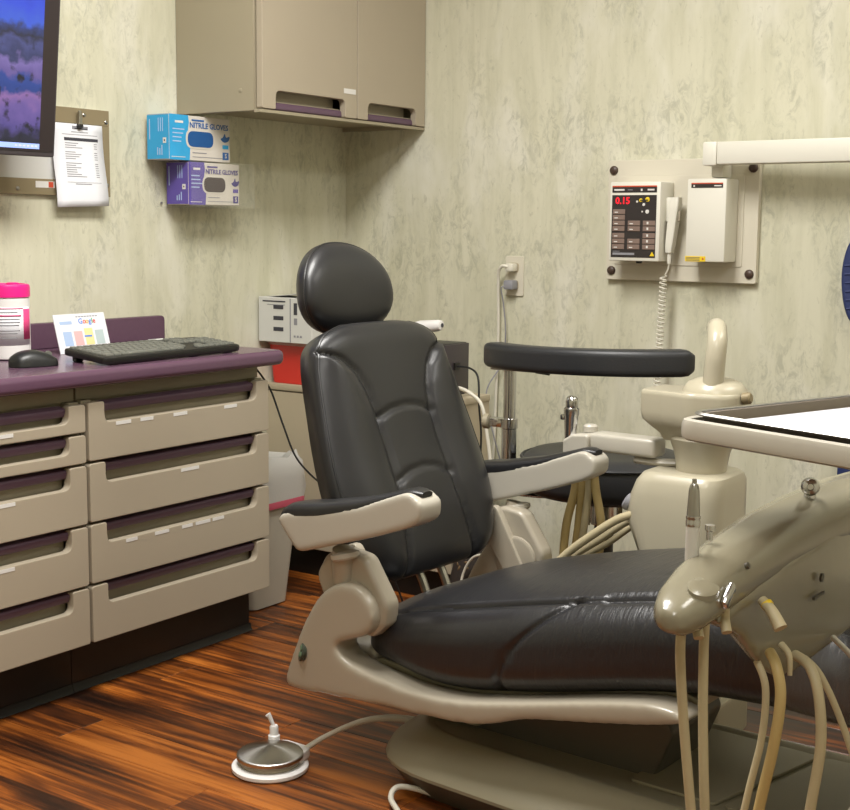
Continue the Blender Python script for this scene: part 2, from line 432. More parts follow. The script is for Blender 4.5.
# ================================================================== THE ROOM
T = .1
fl = structure(finish('floor', B(0, ROOM_X, ROOM_Y, 0, -.06, -.006), 'toe_black', smooth=False))
PW, PL = .128, 1.22
row = 0; y = ROOM_Y; plank_me = {}
while y < -1e-4:
    y1 = min(y + PW, 0); x = -((row * .437) % PL)
    while x < ROOM_X:
        xa, xb = max(x, 0), min(x + PL, ROOM_X)
        if xb - xa > .02:
            key = (round(xb - xa, 3), round(y1 - y, 3))
            if key not in plank_me:
                L_, W_ = xb - xa, y1 - y; o = finish('plank', B(.0004, L_ - .0004, .0004, W_ - .0004, -.006, 0, bev=.0012, seg=1), 'plank_wood', fl, smooth=False); plank_me[key] = o.data
            else:
                o = bpy.data.objects.new('plank', plank_me[key]); COL.objects.link(o); o.parent = fl
            o.location = (xa, y, 0)
        x += PL
    y = y1; row += 1
structure(finish('wall_left', B(-T, 0, ROOM_Y - T, T, -.06, ROOM_Z), 'wallpaper', smooth=False))
structure(finish('wall_back', B(0, ROOM_X, 0, T, -.06, ROOM_Z), 'wallpaper', smooth=False))
structure(finish('wall_right', B(ROOM_X, ROOM_X + T, ROOM_Y - T, T, -.06, ROOM_Z), 'wallpaper', smooth=False))
structure(finish('wall_front', B(0, ROOM_X, ROOM_Y - T, ROOM_Y, -.06, ROOM_Z), 'wallpaper', smooth=False))
structure(finish('ceiling', B(-T, ROOM_X + T, ROOM_Y - T, T, ROOM_Z, ROOM_Z + .08), 'ceiling_white', smooth=False))
names = ['over the dental chair', 'near the middle of the room', 'near the back wall on the right']
for (lx, ly, sx, sy, pw), nm in zip(LAMPS, names):
    t = thing('ceiling_light', 'rectangular fluorescent ceiling light ' + nm, 'ceiling light', (lx, ly, ROOM_Z), group='ceiling lights')
    hx, hy = sx / 2, sy / 2; bm = bmesh.new()
    box(bm, -hx, hx, -hy, -hy + .03, -.06, 0); box(bm, -hx, hx, hy - .03, hy, -.06, 0); box(bm, -hx, -hx + .03, -hy + .03, hy - .03, -.06, 0); box(bm, hx - .03, hx, -hy + .03, hy - .03, -.06, 0)
    finish('frame', bm, 'white_metal', t, False)
    finish('diffuser', B(-hx + .03, hx - .03, -hy + .03, hy - .03, -.05, -.035), 'lamp_diffuser', t, False)

# ================================================================== BASE CABINETS (drawer stacks) along the left wall
XF = .469
def drawer(parent, y0, y1, z0, z1, labels, my=.047):
    """a drawer front with a notched pull, in world coordinates"""
    d = finish('drawer', bmesh.new(), 'cabinet_light', parent) if False else None
    nd = min(.047, (z1 - z0) * .62)
    poly = roundpoly([(y0, z0, .006), (y1, z0, .006), (y1, z1, .008), (y1 - my, z1, .006), (y1 - my, z1 - nd, .018), (y0 + my, z1 - nd, .018), (y0 + my, z1, .006), (y0, z1, .008)], .006, 4)
    d = finish('drawer', prism(poly, XF - .022, XF, .003, 2, lambda a, b, c: (c, a, b)), 'cabinet_light', parent)
    finish('recess', B(XF - .050, XF - .034, y0 + my - .004, y1 - my + .004, z1 - nd - .012, z1 - .002), 'cabinet_tan', d, False)
    # purple lip of the pull: a rounded bar across the head of the notch
    pp = roundpoly([(XF - .035, z1 - .024, .004), (XF - .016, z1 - .026, .008), (XF - .008, z1 - .006, .008), (XF - .035, z1 - .001, .003)], .004, 4)
    finish('pull', prism(pp, y0 + my + .001, y1 - my - .001, 0, 1, lambda a, b, c: (a, c, b)), 'purple_pull', d)
    for (f, ln) in labels:
        c = y0 + (y1 - y0) * f
        finish('label_strip', B(XF - .001, XF + .0008, c - ln / 2, c + ln / 2, z1 - nd - .0105, z1 - nd - .0025), 'label_white', d, False)
    return d
def cabinet(label, y0, y1, tops, zb, labs):
    t = thing('drawer_cabinet', label, 'cabinet', (0, 0, 0), group='drawer cabinets under the purple worktop')
    finish('body', B(.002, XF - .05, y0 + .002, y1 - .004, .128, .7135), 'cabinet_tan', t, False)
    finish('rail', B(XF - .05, XF - .040, y0 + .002, y1 - .002, tops[0] + .004, .7135), 'cabinet_tan', t, False)
    finish('stile', B(XF - .05, XF - .024, y0 + .002, y0 + .03, .128, tops[0] + .003), 'cabinet_tan', t, False)
    finish('stile', B(XF - .05, XF - .024, y1 - .03, y1 - .004, .128, tops[0] + .003), 'cabinet_tan', t, False)
    finish('toe_kick', B(.02, .395, y0, y1 - (.004 if y1 > -1 else 0), .0005, .127), 'toe_black', t, False)
    yk = y1 - (0 if y1 > -1 else 0)
    finish('toe_moulding', prism([(.395, .001), (.405, .001), (.400, .007), (.397, .02), (.395, .02)], y0, yk, 0, 1, lambda a, b, c: (a, c, b)), 'toe_black', t)
    for i, z1 in enumerate(tops):
        z0 = tops[i + 1] + .006 if i + 1 < len(tops) else zb
        drawer(t, y0 + .003, y1 - .003, z0, z1, labs[i])
    return t
cabinet('four-drawer tan cabinet with purple pulls at the end of the worktop', -1.510, -.909, [.676, .539, .4005, .260], .130,
        [[(.17, .045), (.29, .04), (.47, .045), (.76, .045)], [(.52, .06)], [(.2, .035), (.36, .045), (.5, .035), (.59, .05), (.68, .04)], []])
cabinet('five-drawer tan cabinet with purple pulls, cut off at the left edge', -2.110, -1.512, [.674, .606, .537, .399, .259], .130,
        [[(.62, .06)], [], [(.62, .06)], [(.55, .13)], []])
wt = thing('worktop', 'purple laminate worktop with low backsplash above the drawer cabinets', 'worktop', (0, 0, .714))
poly = roundpoly([(.001, -2.25, 0), (.494, -2.25, 0), (.494, -.868, .03), (.001, -.868, 0)], .0, 6)
finish('slab', prism(poly, 0, .038, .0135, 4), 'purple_laminate', wt)
poly = roundpoly([(-2.25, .038, 0), (-.838, .038, 0), (-.838, .104, .014), (-2.25, .104, 0)], 0, 5)
finish('backsplash', prism(poly, .001, .021, .004, 2, lambda a, b, c: (c, a, b)), 'purple_laminate', wt)
WZ = .752

# ------------------------------------------------------------------ upper cabinet
t = thing('wall_cabinet', 'tan two-door wall cabinet hung in the room corner', 'cabinet', (0, 0, 1.372))
UX, UY = .316, -.762
bm = bmesh.new(); box(bm, .001, UX - .026, UY, UY + .018, 0, .75, .0015, 1); 
finish('side_panel', bm, 'cabinet_tan', t)
finish('side_panel', B(.001, UX - .026, -.02, -.001, 0, .75), 'cabinet_tan', t, False)
finish('bottom_panel', B(.001, UX - .026, UY + .018, -.02, .012, .03), 'cabinet_tan', t, False)
finish('top_panel', B(.001, UX - .026, UY + .018, -.02, .73, .75), 'cabinet_tan', t, False)
finish('back_panel', B(.001, .008, UY + .018, -.02, .03, .73), 'cabinet_tan', t, False)
finish('bottom_lip', B(UX - .026, UX - .004, UY, -.001, -.004, .004), 'cabinet_tan', t, False)
bm = lathe([(.006, 0), (.006, .001), (.004, .002), (.0005, .002)], M=axis_matrix((0, -1, 0)), c=(UX - .075, UY, .155 - .1)); finish('screw_cap', bm, 'cabinet_tan', t)
ym = -.347
for (ya, yb) in ((UY + .004, ym - .0015), (ym + .0015, -.004)):
    na, nb_, nd = ya + .055, yb - .055, .050
    if yb > -.1: na, nb_ = ya + .05, yb - .05
    poly = roundpoly([(ya, .006, .006), (na, .006, .006), (na, .006 + nd, .018), (nb_, .006 + nd, .018), (nb_, .006, .006), (yb, .006, .006), (yb, .748, .006), (ya, .748, .006)], .006, 4)
    d = finish('door', prism(poly, UX - .022, UX, .003, 2, lambda a, b, c: (c, a, b)), 'cabinet_light', t)
    finish('recess', B(UX - .060, UX - .050, na - .004, nb_ + .004, .031, .006 + nd + .012), 'cabinet_light', d, False)
    pp = roundpoly([(UX - .050, .008, .003), (UX - .012, .006, .006), (UX - .016, .026, .008), (UX - .050, .030, .003)], .004, 4)
    finish('pull', prism(pp, na + .001, nb_ - .001, 0, 1, lambda a, b, c: (a, c, b)), 'purple_pull', d)
    if yb < -.2: finish('label_strip', B(UX - .001, UX + .0008, yb - .062, yb - .008, .074, .088), 'label_white', d, False)

# ================================================================== THINGS ON THE LEFT WALL
# wall plate behind the monitor
t = thing('mounting_plate', 'brown-framed wall plate behind the monitor', 'wall plate', (.001, -1.02, 1.139))
H = 1.362 - 1.139
finish('board', B(0, .006, -.95, 0, 0, H), 'board_white', t, False)
for (ya, yb, za, zb) in ((-.95, 0, H - .040, H), (-.95, 0, 0, .040), (-.030, 0, .040, H - .040)):
    finish('frame_bar', B(.006, .012, ya, yb, za, zb, bev=.001, seg=1), 'bracket_brown', t, False)
for (yy, zz) in ((-.012, .030), (-.012, H - .03), (-.30, .014), (-.30, H - .02), (-.085, H - .016)):
    finish('bolt', lathe([(.005, 0), (.005, .002), (.003, .0035), (.0003, .0035)], (.012, yy, zz), 12, M=axis_matrix((1, 0, 0))), 'steel', t)
s = finish('sticker', B(.012, .0128, -.245, -.185, .018, .034), 'label_white', t, False)
finish('sticker_mark', B(.0128, .0132, -.205, -.190, .019, .033), 'stripe_red', s, False)
# paper sheet hanging from a clip
t = thing('notice_sheet', 'white printed sheet clipped to the wall plate', 'paper', (.016, -1.128, 1.115))
yy0, yy1, zz1 = -.082, .082, .206
bm = bmesh.new(); rings = []
for k in range(13):
    z = zz1 * k / 12; bow = .010 * (1 - k / 12) ** 2 + .002
    rings.append([(bow + (.006 * j * (1 - k / 12)) + .004 * math.sin(k * .5) * (1 - k / 12), yy0 + (yy1 - yy0) * j - .004 * (k / 12), z + (.006 * (1 - j)) * (1 - k / 12) * -1) for j in (0, .25, .5, .75, 1)])
V = [[bm.verts.new(p) for p in r] for r in rings]
for a, b in zip(V, V[1:]):
    for j in range(4): bm.faces.new((a[j], a[j + 1], b[j + 1], b[j]))
sh = finish('sheet', bm, 'paper_white', t)
so = sh.modifiers.new('thickness', 'SOLIDIFY'); so.thickness = .0006; so.offset = -1
def psurf(j, z):
    f = 1 - z / zz1; return .010 * f ** 2 + .002 + .006 * j * f + .004 * math.sin((1 - f) * 6) * f + .0009
def pline(y0, y1, z0, z1, m):
    j0, j1 = (y0 - yy0) / (yy1 - yy0), (y1 - yy0) / (yy1 - yy0); bm = bmesh.new()
    vs = [bm.verts.new(p) for p in ((psurf(j0, z0), y0, z0), (psurf(j1, z0), y1, z0), (psurf(j1, z1), y1, z1), (psurf(j0, z1), y0, z1))]
    bm.faces.new(vs); o = finish('print', bm, m, sh, False); return o
pline(-.048, .062, .163, .171, 'ink_dark')
for k in range(16):
    if k in (3, 8): continue
    z = .156 - k * .0056
    pline(-.046, -.046 + random.uniform(.03, .07), z, z + .002, 'ink_grey'); pline(.048, .058, z, z + .002, 'ink_grey')
pline(-.048, .062, .0578, .0588, 'ink_grey'); pline(-.022, .03, .053, .0552, 'ink_grey'); pline(-.055, .06, .178, .1795, 'ink_grey'); pline(-.025, .03, .1845, .1865, 'ink_grey')
pline(-.022, .030, .192, .201, 'ink_grey'); pline(-.014, .028, .193, .196, 'ink_dark')
c = finish('clip', prism(roundpoly([(-.007, .198, .002), (.007, .198, .002), (.004, .24, .003), (-.004, .24, .003)], .002, 3), .0035, .012, .002, 2, lambda a, b, c: (c, a, b)), 'steel', t)
finish('clip_jaw', B(.002, .014, -.008, .008, .196, .206, bev=.003), 'plastic_black', c)

# monitor
t = thing('monitor', 'flat black-framed monitor showing a blue dusk picture', 'monitor', (.17, -1.334, 1.223))
t.rotation_euler = (0, math.radians(6.5), math.radians(-3))
MW, MH = .56, .40
finish('casing', prism(roundpoly([(-MW, 0), (0, 0), (0, MH), (-MW, MH)], .006, 4), -.035, 0, .004, 2, lambda a, b, c: (c, a, b)), 'monitor_bezel', t)
finish('bezel', B(0, .0012, -MW + .008, -.006, .012, MH - .006), 'bezel_inner', t, False)
s = finish('screen', B(.0012, .002, -MW + .03, -.046, .018, MH - .010), 'screen_picture', t, False)
finish('taskbar', B(.002, .0024, -MW + .03, -.046, .018, .030), 'taskbar_blue', s, False)
for k in range(6): finish('taskbar_icon', B(.0024, .0027, -.058 - k * .011, -.052 - k * .011, .022, .026), 'label_white', s, False)
finish('desktop_icon', lathe([(.007, 0), (.007, .0005), (.0001, .0005)], (.002, -.066, MH - .032), 14, M=axis_matrix((1, 0, 0))), 'ink_dark', s)
bm = B(-.155, -.03, -.33, -.23, .12, .22, bev=.01); finish('wall_arm', bm, 'plastic_black', t)

# glove boxes and the clear holder
def glove_box(label, loc, colour, hole, logo, Lb=.235, Dp=.085, Ht=.120, base=0.):
    t = thing('glove_box', label, 'glove box', loc, group='glove boxes on the left wall')
    c = finish('carton', B(0, Dp, 0, Lb, 0, Ht, bev=.0015, seg=1), 'box_white', t, False)
    # coloured end wrapping the near side and the first third of the front
    wrap = .32
    pts = [(.0, .0), (Lb * wrap, 0), (Lb * wrap + .003, Ht * .3), (Lb * (wrap - .035), Ht * .55), (Lb * (wrap - .005), Ht * .85), (Lb * (wrap - .02), Ht), (0, Ht)]
    finish('colour_panel', prism(pts, Dp, Dp + .0006, 0, 1, lambda a, b, cc: (cc, a, b)), colour, c, False)
    finish('colour_panel', B(.0015, Dp - .0015, -.0006, 0, .0015, Ht - .0015), colour, c, False)
    finish('colour_panel', B(.0015, Dp - .0015, .0, Lb * .33, Ht, Ht + .0005), colour, c, False)
    X = Dp + .0008
    # oval dispensing slot with pale rim
    def oval(y0, y1, z0, z1): return roundpoly([(y0, z0), (y1, z0), (y1, z1), (y0, z1)], (z1 - z0) * .48, 6)
    finish('slot_rim', prism(oval(Lb * .26, Lb * .735, Ht * .27, Ht * .70), Dp + .0004, Dp + .0010, 0, 1, lambda a, b, cc: (cc, a, b)), 'box_white', c, False)
    finish('slot', prism(oval(Lb * .29, Lb * .71, Ht * .31, Ht * .66), Dp + .0010, Dp + .0016, 0, 1, lambda a, b, cc: (cc, a, b)), hole, c, False)
    lettering('lettering', 'NITRILE GLOVES', .0205 * Lb / .235, logo, c, (X, Lb * .645, Ht * .79), (0, 1, 0), (0, 0, 1), bold=.0004)
    finish('print', B(Dp, X, Lb * .36, Lb * .56, Ht * .885, Ht * .925), logo, c, False)
    finish('print', B(Dp, X, Lb * .37, Lb * .6, Ht * .17, Ht * .19), 'ink_grey', c, False)
    finish('print', B(Dp, X, Lb * .37, Lb * .88, Ht * .08, Ht * .095), 'ink_grey', c, False)
    finish('size_mark', B(Dp, X, Lb * .87, Lb * .97, Ht * .06, Ht * .23), logo, c, False)
    lettering('lettering', 'S', .017, 'box_white', c, (X + .0006, Lb * .92, Ht * .145), (0, 1, 0), (0, 0, 1), bold=.0004)
    finish('print', B(Dp, X, Lb * .87, Lb * .97, Ht * .31, Ht * .40), colour, c, False)
    finish('glove_mark', prism(smoothpoly([(Lb * .84, Ht * .53), (Lb * .90, Ht * .46), (Lb * .97, Ht * .5), (Lb * .99, Ht * .6), (Lb * .93, Ht * .58), (Lb * .91, Ht * .66), (Lb * .88, Ht * .58)], 4), Dp, X, 0, 1, lambda a, b, cc: (cc, a, b)), logo, c, False)
    for k in range(4): finish('print', B(Dp + .0006, X + .0002, Lb * .05, Lb * .05 + random.uniform(.03, .045), Ht * (.40 + .09 * k), Ht * (.40 + .09 * k) + .003), 'pastel_blue', c, False)
    finish('print', B(Dp + .0006, X + .0002, Lb * .09, Lb * .22, Ht * .82, Ht * .87), 'label_white', c, False)
    finish('print', B(Dp + .0006, X + .0002, Lb * .03, Lb * .25, Ht * .06, Ht * .075), 'label_white', c, False)
    # side printing on the end face
    finish('print', B(.062, .074, -.0012, -.0006, Ht * .36, Ht * .48), 'label_white', c, False)
    finish('print', B(.066, .070, -.0016, -.0012, Ht * .40, Ht * .44), 'ink_dark', c, False)
    finish('print', B(.010, .013, -.0012, -.0006, Ht * .45, Ht * .9), 'pastel_blue', c, False)
    for k in range(3): finish('print', B(.040 + k * .008, .043 + k * .008, -.0012, -.0006, Ht * .1, Ht * random.uniform(.2, .32)), 'pastel_blue', c, False)
    for k in range(3): finish('print', B(.044 + k * .008, .046 + k * .008, -.0012, -.0006, Ht * .62, Ht * .92), 'pastel_blue', c, False)
    return t
glove_box('blue and white nitrile glove box on the left wall, the upper one', (.014, -.888, 1.2425), 'box_blue', 'box_blue_hole', 'logo_blue')
glove_box('purple and white nitrile glove box on the left wall, the lower one', (.014, -.818, 1.1235), 'box_purple', 'box_purple_hole', 'logo_purple', Lb=.202, Ht=.1155)
t = thing('glove_box_holder', 'clear acrylic glove box holder screwed to the left wall', 'holder', (.001, -.850, 1.115))
finish('back_plate', B(0, .004, 0, .285, 0, .128), 'acrylic', t, False)
finish('shelf', B(.004, .112, .0, .285, .0, .0035), 'acrylic', t, False)
finish('front_lip', B(.1085, .112, 0.03, .285, .0035, .128), 'acrylic', t, False)
finish('end_plate', B(.004, .1085, .2815, .285, .0035, .128), 'acrylic', t, False)
for yy in (.02, .268): finish('screw', lathe([(.004, 0), (.004, .0015), (.0002, .0025)], (.004, yy, .012), 10, M=axis_matrix((1, 0, 0))), 'steel', t)

# ================================================================== THINGS ON THE WORKTOP
# keyboard
t = thing('keyboard', 'black full-size keyboard lying on the purple worktop', 'keyboard', (.378, -1.220, WZ), math.radians(1.0))
tilt = Matrix.Rotation(math.radians(5.0), 4, 'Y')
KW = .455
poly = roundpoly([(-.075, -KW/2 + .01), (-.085, KW * .1), (-.075, KW/2 - .01), (.070, KW/2), (.078, KW/2 - .02), (.078, -KW/2 + .02), (.070, -KW/2)], .012, 4)
bm = prism(poly, 0, .017, .005, 2)
bmesh.ops.transform(bm, matrix=Matrix.Translation((0, 0, .0085)) @ tilt, verts=bm.verts[:]); case = finish('case', bm, 'toe_black', t)
for yy in (-.19, .19):
    finish('foot', B(-.062, -.048, yy - .012, yy + .012, .0003, .016, bev=.002, seg=1), 'plastic_black', t, False)
    finish('front_foot', B(.055, .068, yy - .01, yy + .01, .0003, .006), 'plastic_black', t, False)
KM = Matrix.Translation((0, 0, .0085)) @ tilt
keyme = {}
def key(xc, yc, w_, d_=.0155):
    k = (round(w_, 4), round(d_, 4))
    if k not in keyme:
        bm = loft([[(x * d_ / 2 * s, y * w_ / 2 * s, z) for x, y in ((-1, -1), (1, -1), (1, 1), (-1, 1))] for s, z in ((1, 0), (.98, .002), (.82, .0048))])
        for v in bm.verts: v.co = KM.to_3x3() @ v.co
        o = finish('key', bm, 'key_black', case, False); keyme[k] = o.data
    else:
        o = bpy.data.objects.new('key', keyme[k]); COL.objects.link(o); o.parent = case
    o.location = KM @ Vector((xc, yc, .0165))
for r in range(6):
    xr = -.056 + r * .0215 + (.0 if r else -.002)
    y = -KW/2 + .018
    dd = .0155 if r else .011
    n = 14 if r < 5 else 8
    widths = [.0165] * 14
    if r == 2: widths[0] = .025
    if r == 3: widths = [.030] + [.0165] * 11 + [.033]
    if r == 4: widths = [.038] + [.0165] * 10 + [.040]
    if r == 5: widths = [.023, .02, .02, .105, .02, .02, .023]
    for wd in widths:
        if y + wd > .075: break
        key(xr, y + wd / 2, wd, dd); y += wd + .003
    for k in range(3):
        if r in (3,) or (r == 4 and k != 1): continue
        key(xr, .088 + k * .0195 + .008, .0165, dd)
    for k in range(4):
        if r == 0: continue
        key(xr, .150 + k * .0175 + .007, .0150, dd)
bm = B(-.080, -.070, .055, .105, .0168, .0185); 
for v in bm.verts: v.co = KM @ v.co
finish('logo_strip', bm, 'board_white', case, False)
# mouse
t = thing('computer_mouse', 'black computer mouse beside the wipes canister', 'mouse', (.335, -1.545, WZ), math.radians(-12))
rings = []
for k in range(15):
    s = k / 14; y = -.058 + .116 * s; w_ = .031 * math.sqrt(max(0.003, 1 - (2 * s - 1) ** 4)); h = .036 * math.sin(PI * (.12 + .80 * s ** .85)) ** .8
    rings.append([(math.cos(a) * w_ , y, (max(0, math.sin(a)) ** .75) * h + .0015 if math.sin(a) > 0 else .0015 + math.sin(a) * .001) for a in (2 * PI * j / 20 for j in range(20))])
finish('shell', loft(rings), 'plastic_black', t)
finish('wheel', lathe([(.003, -.003), (.008, -.003), (.008, .003), (.003, .003)], (0, .036, .0245), 14, M=axis_matrix((1, 0, 0))), 'key_black', t)
# wipes canister
t = thing('wipes_canister', 'white and pink disinfectant wipes canister on the worktop', 'canister', (.160, -1.475, WZ)); t.scale = (.95, .95, .88)
finish('tub', lathe([(.044, 0), (.052, .004), (.053, .01), (.053, .160), (.050, .166), (.046, .168)], seg=40), 'wipe_white', t)
l = finish('lid', lathe([(.0545, .166), (.0545, .192), (.052, .198), (.044, .200), (.043, .196), (.001, .196)], seg=40), 'wipe_pink', t)
finish('flap', lathe([(.016, .196), (.016, .202), (.012, .2035), (.001, .2035)], (.012, .008, 0), 20), 'wipe_pink', l)
def wrap_label(z0, z1, a0, a1, r, m, name, parent):
    n = 16; rings = [[(r * math.cos(a), r * math.sin(a), z) for a in (a0 + (a1 - a0) * k / n for k in range(n + 1))] for z in (z0, z1)]
    bm = bmesh.new(); A, Bv = [[bm.verts.new(p) for p in rr] for rr in rings]
    for k in range(n): bm.faces.new((A[k], A[k + 1], Bv[k + 1], Bv[k]))
    o = finish(name, bm, m, parent); so = o.modifiers.new('thickness', 'SOLIDIFY'); so.thickness = .0004; return o
D = math.radians
lab = wrap_label(.040, .140, D(-115), D(35), .0534, 'paper_white', 'label', t)
wrap_label(.055, .135, D(5), D(34), .0540, 'label_pink', 'label_band', lab)
wrap_label(.1355, .138, D(-115), D(4), .0540, 'label_pink', 'label_band', lab)
wrap_label(.116, .120, D(-115), D(-2), .0540, 'label_pink', 'label_band', lab)
for k, z in enumerate((.126, .108, .100, .092, .078, .071, .058)): wrap_label(z, z + .0022, D(-110), D(random.uniform(-15, 0)), .0540, 'ink_grey', 'print', lab)
# promotional card
t = thing('review_card', 'small white printed card propped up behind the keyboard', 'card', (.165, -1.245, WZ + .0005), math.radians(1))
lean = Matrix.Rotation(math.radians(-16), 4, 'Y')
def card_part(name, y0, y1, z0, z1, x0, x1, m, par):
    bm = B(x0, x1, y0, y1, z0, z1)
    for v in bm.verts: v.co = lean @ v.co
    return finish(name, bm, m, par, False)
cd = card_part('card', -.082, .082, .0, .098, -.002, .0, 'paper_white', t)
bm = B(-.05, -.048, -.03, .03, 0, .07); 
finish('prop', bm, 'paper_white', t, False)
for k, mm in enumerate(('pastel_blue', 'pastel_pink', 'pastel_yellow', 'pastel_grey')):
    y0 = -.062 + k * .034; card_part('print_panel', y0, y0 + .027, .018, .054 + (.006 if k == 2 else 0), 0, .0004, mm, cd)
card_part('print', .038 - .034, .062 - .034, .038, .042, .0004, .0008, 'google_blue', cd)
R3 = lean.to_3x3()
def ctext(txt, size, m, y, z): lettering('lettering', txt, size, m, cd, R3 @ Vector((.0005, y, z)), R3 @ Vector((0, 1, 0)), R3 @ Vector((0, 0, 1)), bold=.0002)
for ch, yy, mm in zip('Google', (0., .0125, .0215, .0305, .0375, .044), ('google_blue', 'google_red', 'google_yellow', 'google_blue', 'google_green', 'google_red')): ctext(ch, .019, mm, yy, .078)
for k in range(8): card_part('print', -.012 + k * .009, -.012 + k * .009 + .0065, .0888, .0912, 0, .0004, 'ink_grey', cd)
for k in range(10): card_part('print', -.04 + k * .009, -.04 + k * .009 + .0065, .0085, .0112, 0, .0004, 'ink_grey', cd)
card_part('print', -.066, -.028, .072, .080, 0, .0004, 'pastel_blue', cd)

# ================================================================== REAR CABINET IN THE CORNER AND WHAT STANDS ON IT
t = thing('corner_cabinet', 'low tan cabinet in the corner behind the dental chair', 'cabinet', (0, 0, 0))
RY0, RY1, RX1, RZ = -.400, -.215, .700, .590
finish('carcass', B(.002, RX1, RY0 + .018, RY1, .085, RZ - .02), 'rear_tan', t, False)
finish('top', B(.001, RX1 + .004, RY0 - .004, RY1, RZ - .02, RZ, bev=.003), 'rear_tan', t)
finish('plinth', B(.002, RX1 - .02, RY0 + .03, RY1, .0005, .085), 'toe_black', t, False)
for xa, xb in ((.004, .345), (.350, RX1 - .002)):
    d = finish('door', B(xa, xb, RY0, RY0 + .018, .09, RZ - .024, bev=.002, seg=1), 'rear_tan', t, False)
    finish('handle', B(xb - .03 if xa < .1 else xa + .02, xb - .02 if xa < .1 else xa + .03, RY0 - .018, RY0, .40, .50, bev=.003), 'steel', d)
# red sharps bin
t = thing('sharps_bin', 'red plastic sharps bin on the corner cabinet', 'sharps bin', (.092, -.336, RZ))
rings = [[(x * a, y * b, z) for x, y in roundpoly([(-1, -1), (1, -1), (1, 1), (-1, 1)], .25, 4)] for a, b, z in ((.070, .052, 0), (.073, .055, .004), (.082, .062, .118))]
bd = finish('tub', loft(rings), 'red_bin', t)
rim = roundpoly([(-.086, -.066), (.086, -.066), (.086, .066), (-.086, .066)], .02, 4)
finish('lid', prism(rim, .118, .130, .003, 2), 'red_rim', t)
# white carton on the bin
t = thing('carton', 'white printed carton lying on the red sharps bin', 'box', (.103, -.392, RZ + .1303), math.radians(0))
c = finish('box', B(-.095, .115, -.045, .065, 0, .135, bev=.0015, seg=1), 'carton_white', t, False)
bm = B(-.06, .115, -.04, .06, .1352, .1372)
for v in bm.verts: v.co.z += (v.co.x + .06) * .10
finish('flap', bm, 'carton_white', c, False)
finish('print', B(.030, .033, -.0462, -.045, 0.002, .133), 'ink_grey', c, False)
for k in range(3): 
    finish('print', B(-.035, .004, -.0458, -.045, .034 + k * .033, .046 + k * .033), 'ink_dark', c, False)
finish('print', B(-.078, .012, -.0458, -.045, .121, .125), 'ink_dark', c, False); finish('print', B(-.06, .010, -.0458, -.045, .112, .114), 'ink_grey', c, False)
finish('print', B(.045, .058, -.0458, -.045, .085, .12), 'ink_dark', c, False); finish('print', B(.046, .058, -.0458, -.045, .055, .075), 'ink_grey', c, False)
for k in range(3): finish('print', B(.045 + k * .012, .052 + k * .012, -.0458, -.045, .018, .024), 'ink_grey', c, False)
# black power box
t = thing('power_box', 'black box-shaped device at the end of the corner cabinet', 'electronic device', (.592, -.300, RZ))
p = finish('casing', B(-.055, .045, -.06, .06, 0.003, .150, bev=.003), 'plastic_black', t)
finish('end_panel', B(.045, .052, -.06, .06, .003, .148, bev=.002), 'monitor_bezel', t)
finish('socket', B(.052, .058, -.02, .005, .075, .095), 'toe_black', t, False)
finish('foot', B(-.045, -.03, -.05, .05, 0, .003), 'toe_black', t, False); finish('foot', B(.03, .045, -.05, .05, 0, .003), 'toe_black', t, False)
finish('cable', tube([(.056, -.008, .085), (.10, -.01, .083), (.135, -.02, .06), (.150, -.035, -.02), (.155, -.03, -.12), (.14, -.03, -.25), (.09, -.06, -.37)], .003, 8), 'cord_black', t)
# white gun-shaped handpiece in its stand
t = thing('curing_gun', 'white gun-shaped handheld device behind the chair backrest', 'handheld device', (.545, -.335, RZ))
finish('head', loft([[(x, math.cos(a) * r, .194 + math.sin(a) * r + x * .12) for a in (2 * PI * j / 16 for j in range(16))] for x, r in ((-.04, .006), (-.035, .014), (-.01, .019), (.03, .0175), (.055, .0165), (.065, .014), (.068, .008))]), 'wipe_white', t)
for k in range(3): finish('vent', B(-.008 + k * .006, -.005 + k * .006, -.021, -.0175, .188, .198), 'ink_dark', t, False)
finish('nozzle', lathe([(.006, 0), (.006, .002), (.0005, .002)], (.0675, 0, .202), 12, M=axis_matrix((1, 0, .12))), 'ink_dark', t)
finish('grip', tube([(.010, 0, .186), (-.010, 0, .15), (-.035, 0, .10), (-.052, 0, .06)], lambda s: .013 + .002 * s, 12), 'wipe_white', t)
finish('stand', lathe([(.045, 0), (.045, .006), (.022, .015), (.020, .06), (.022, .065), (.001, .065)], (-.056, 0, 0), 20), 'base_dark', t)
# waste bin with its liner, beside the drawer cabinet
t = thing('waste_bin', 'white waste bin with a plastic liner beside the drawer cabinet', 'waste bin', (.158, -.712, 0))
def binring(a, b, z, j=0.): return [(x * a + random.uniform(-j, j), y * b + random.uniform(-j, j), z + random.uniform(-j, j)) for x, y in roundpoly([(-1, -1), (1, -1), (1, 1), (-1, 1)], .3, 5)]
finish('bin', loft([binring(.125, .066, .0005), binring(.138, .076, .004), binring(.150, .139, .36), binring(.155, .143, .365), binring(.155, .143, .372)]), 'bin_white', t)
random.seed(3)
rings = [binring(.148, .136, .285), binring(.157, .143, .290, .003), binring(.159, .146, .33, .004), binring(.158, .145, .375, .005), binring(.152, .140, .405, .010), binring(.135, .125, .425, .016), binring(.10, .10, .395, .014), binring(.09, .08, .36, .01)]
finish('liner', loft(rings, cap=False), 'bag_white', t)
finish('liner_band', loft([binring(.1515, .1405, .283), binring(.158, .146, .284), binring(.159, .147, .300), binring(.1575, .1455, .303)], cap=False), 'bag_pink', t)
random.seed(11)
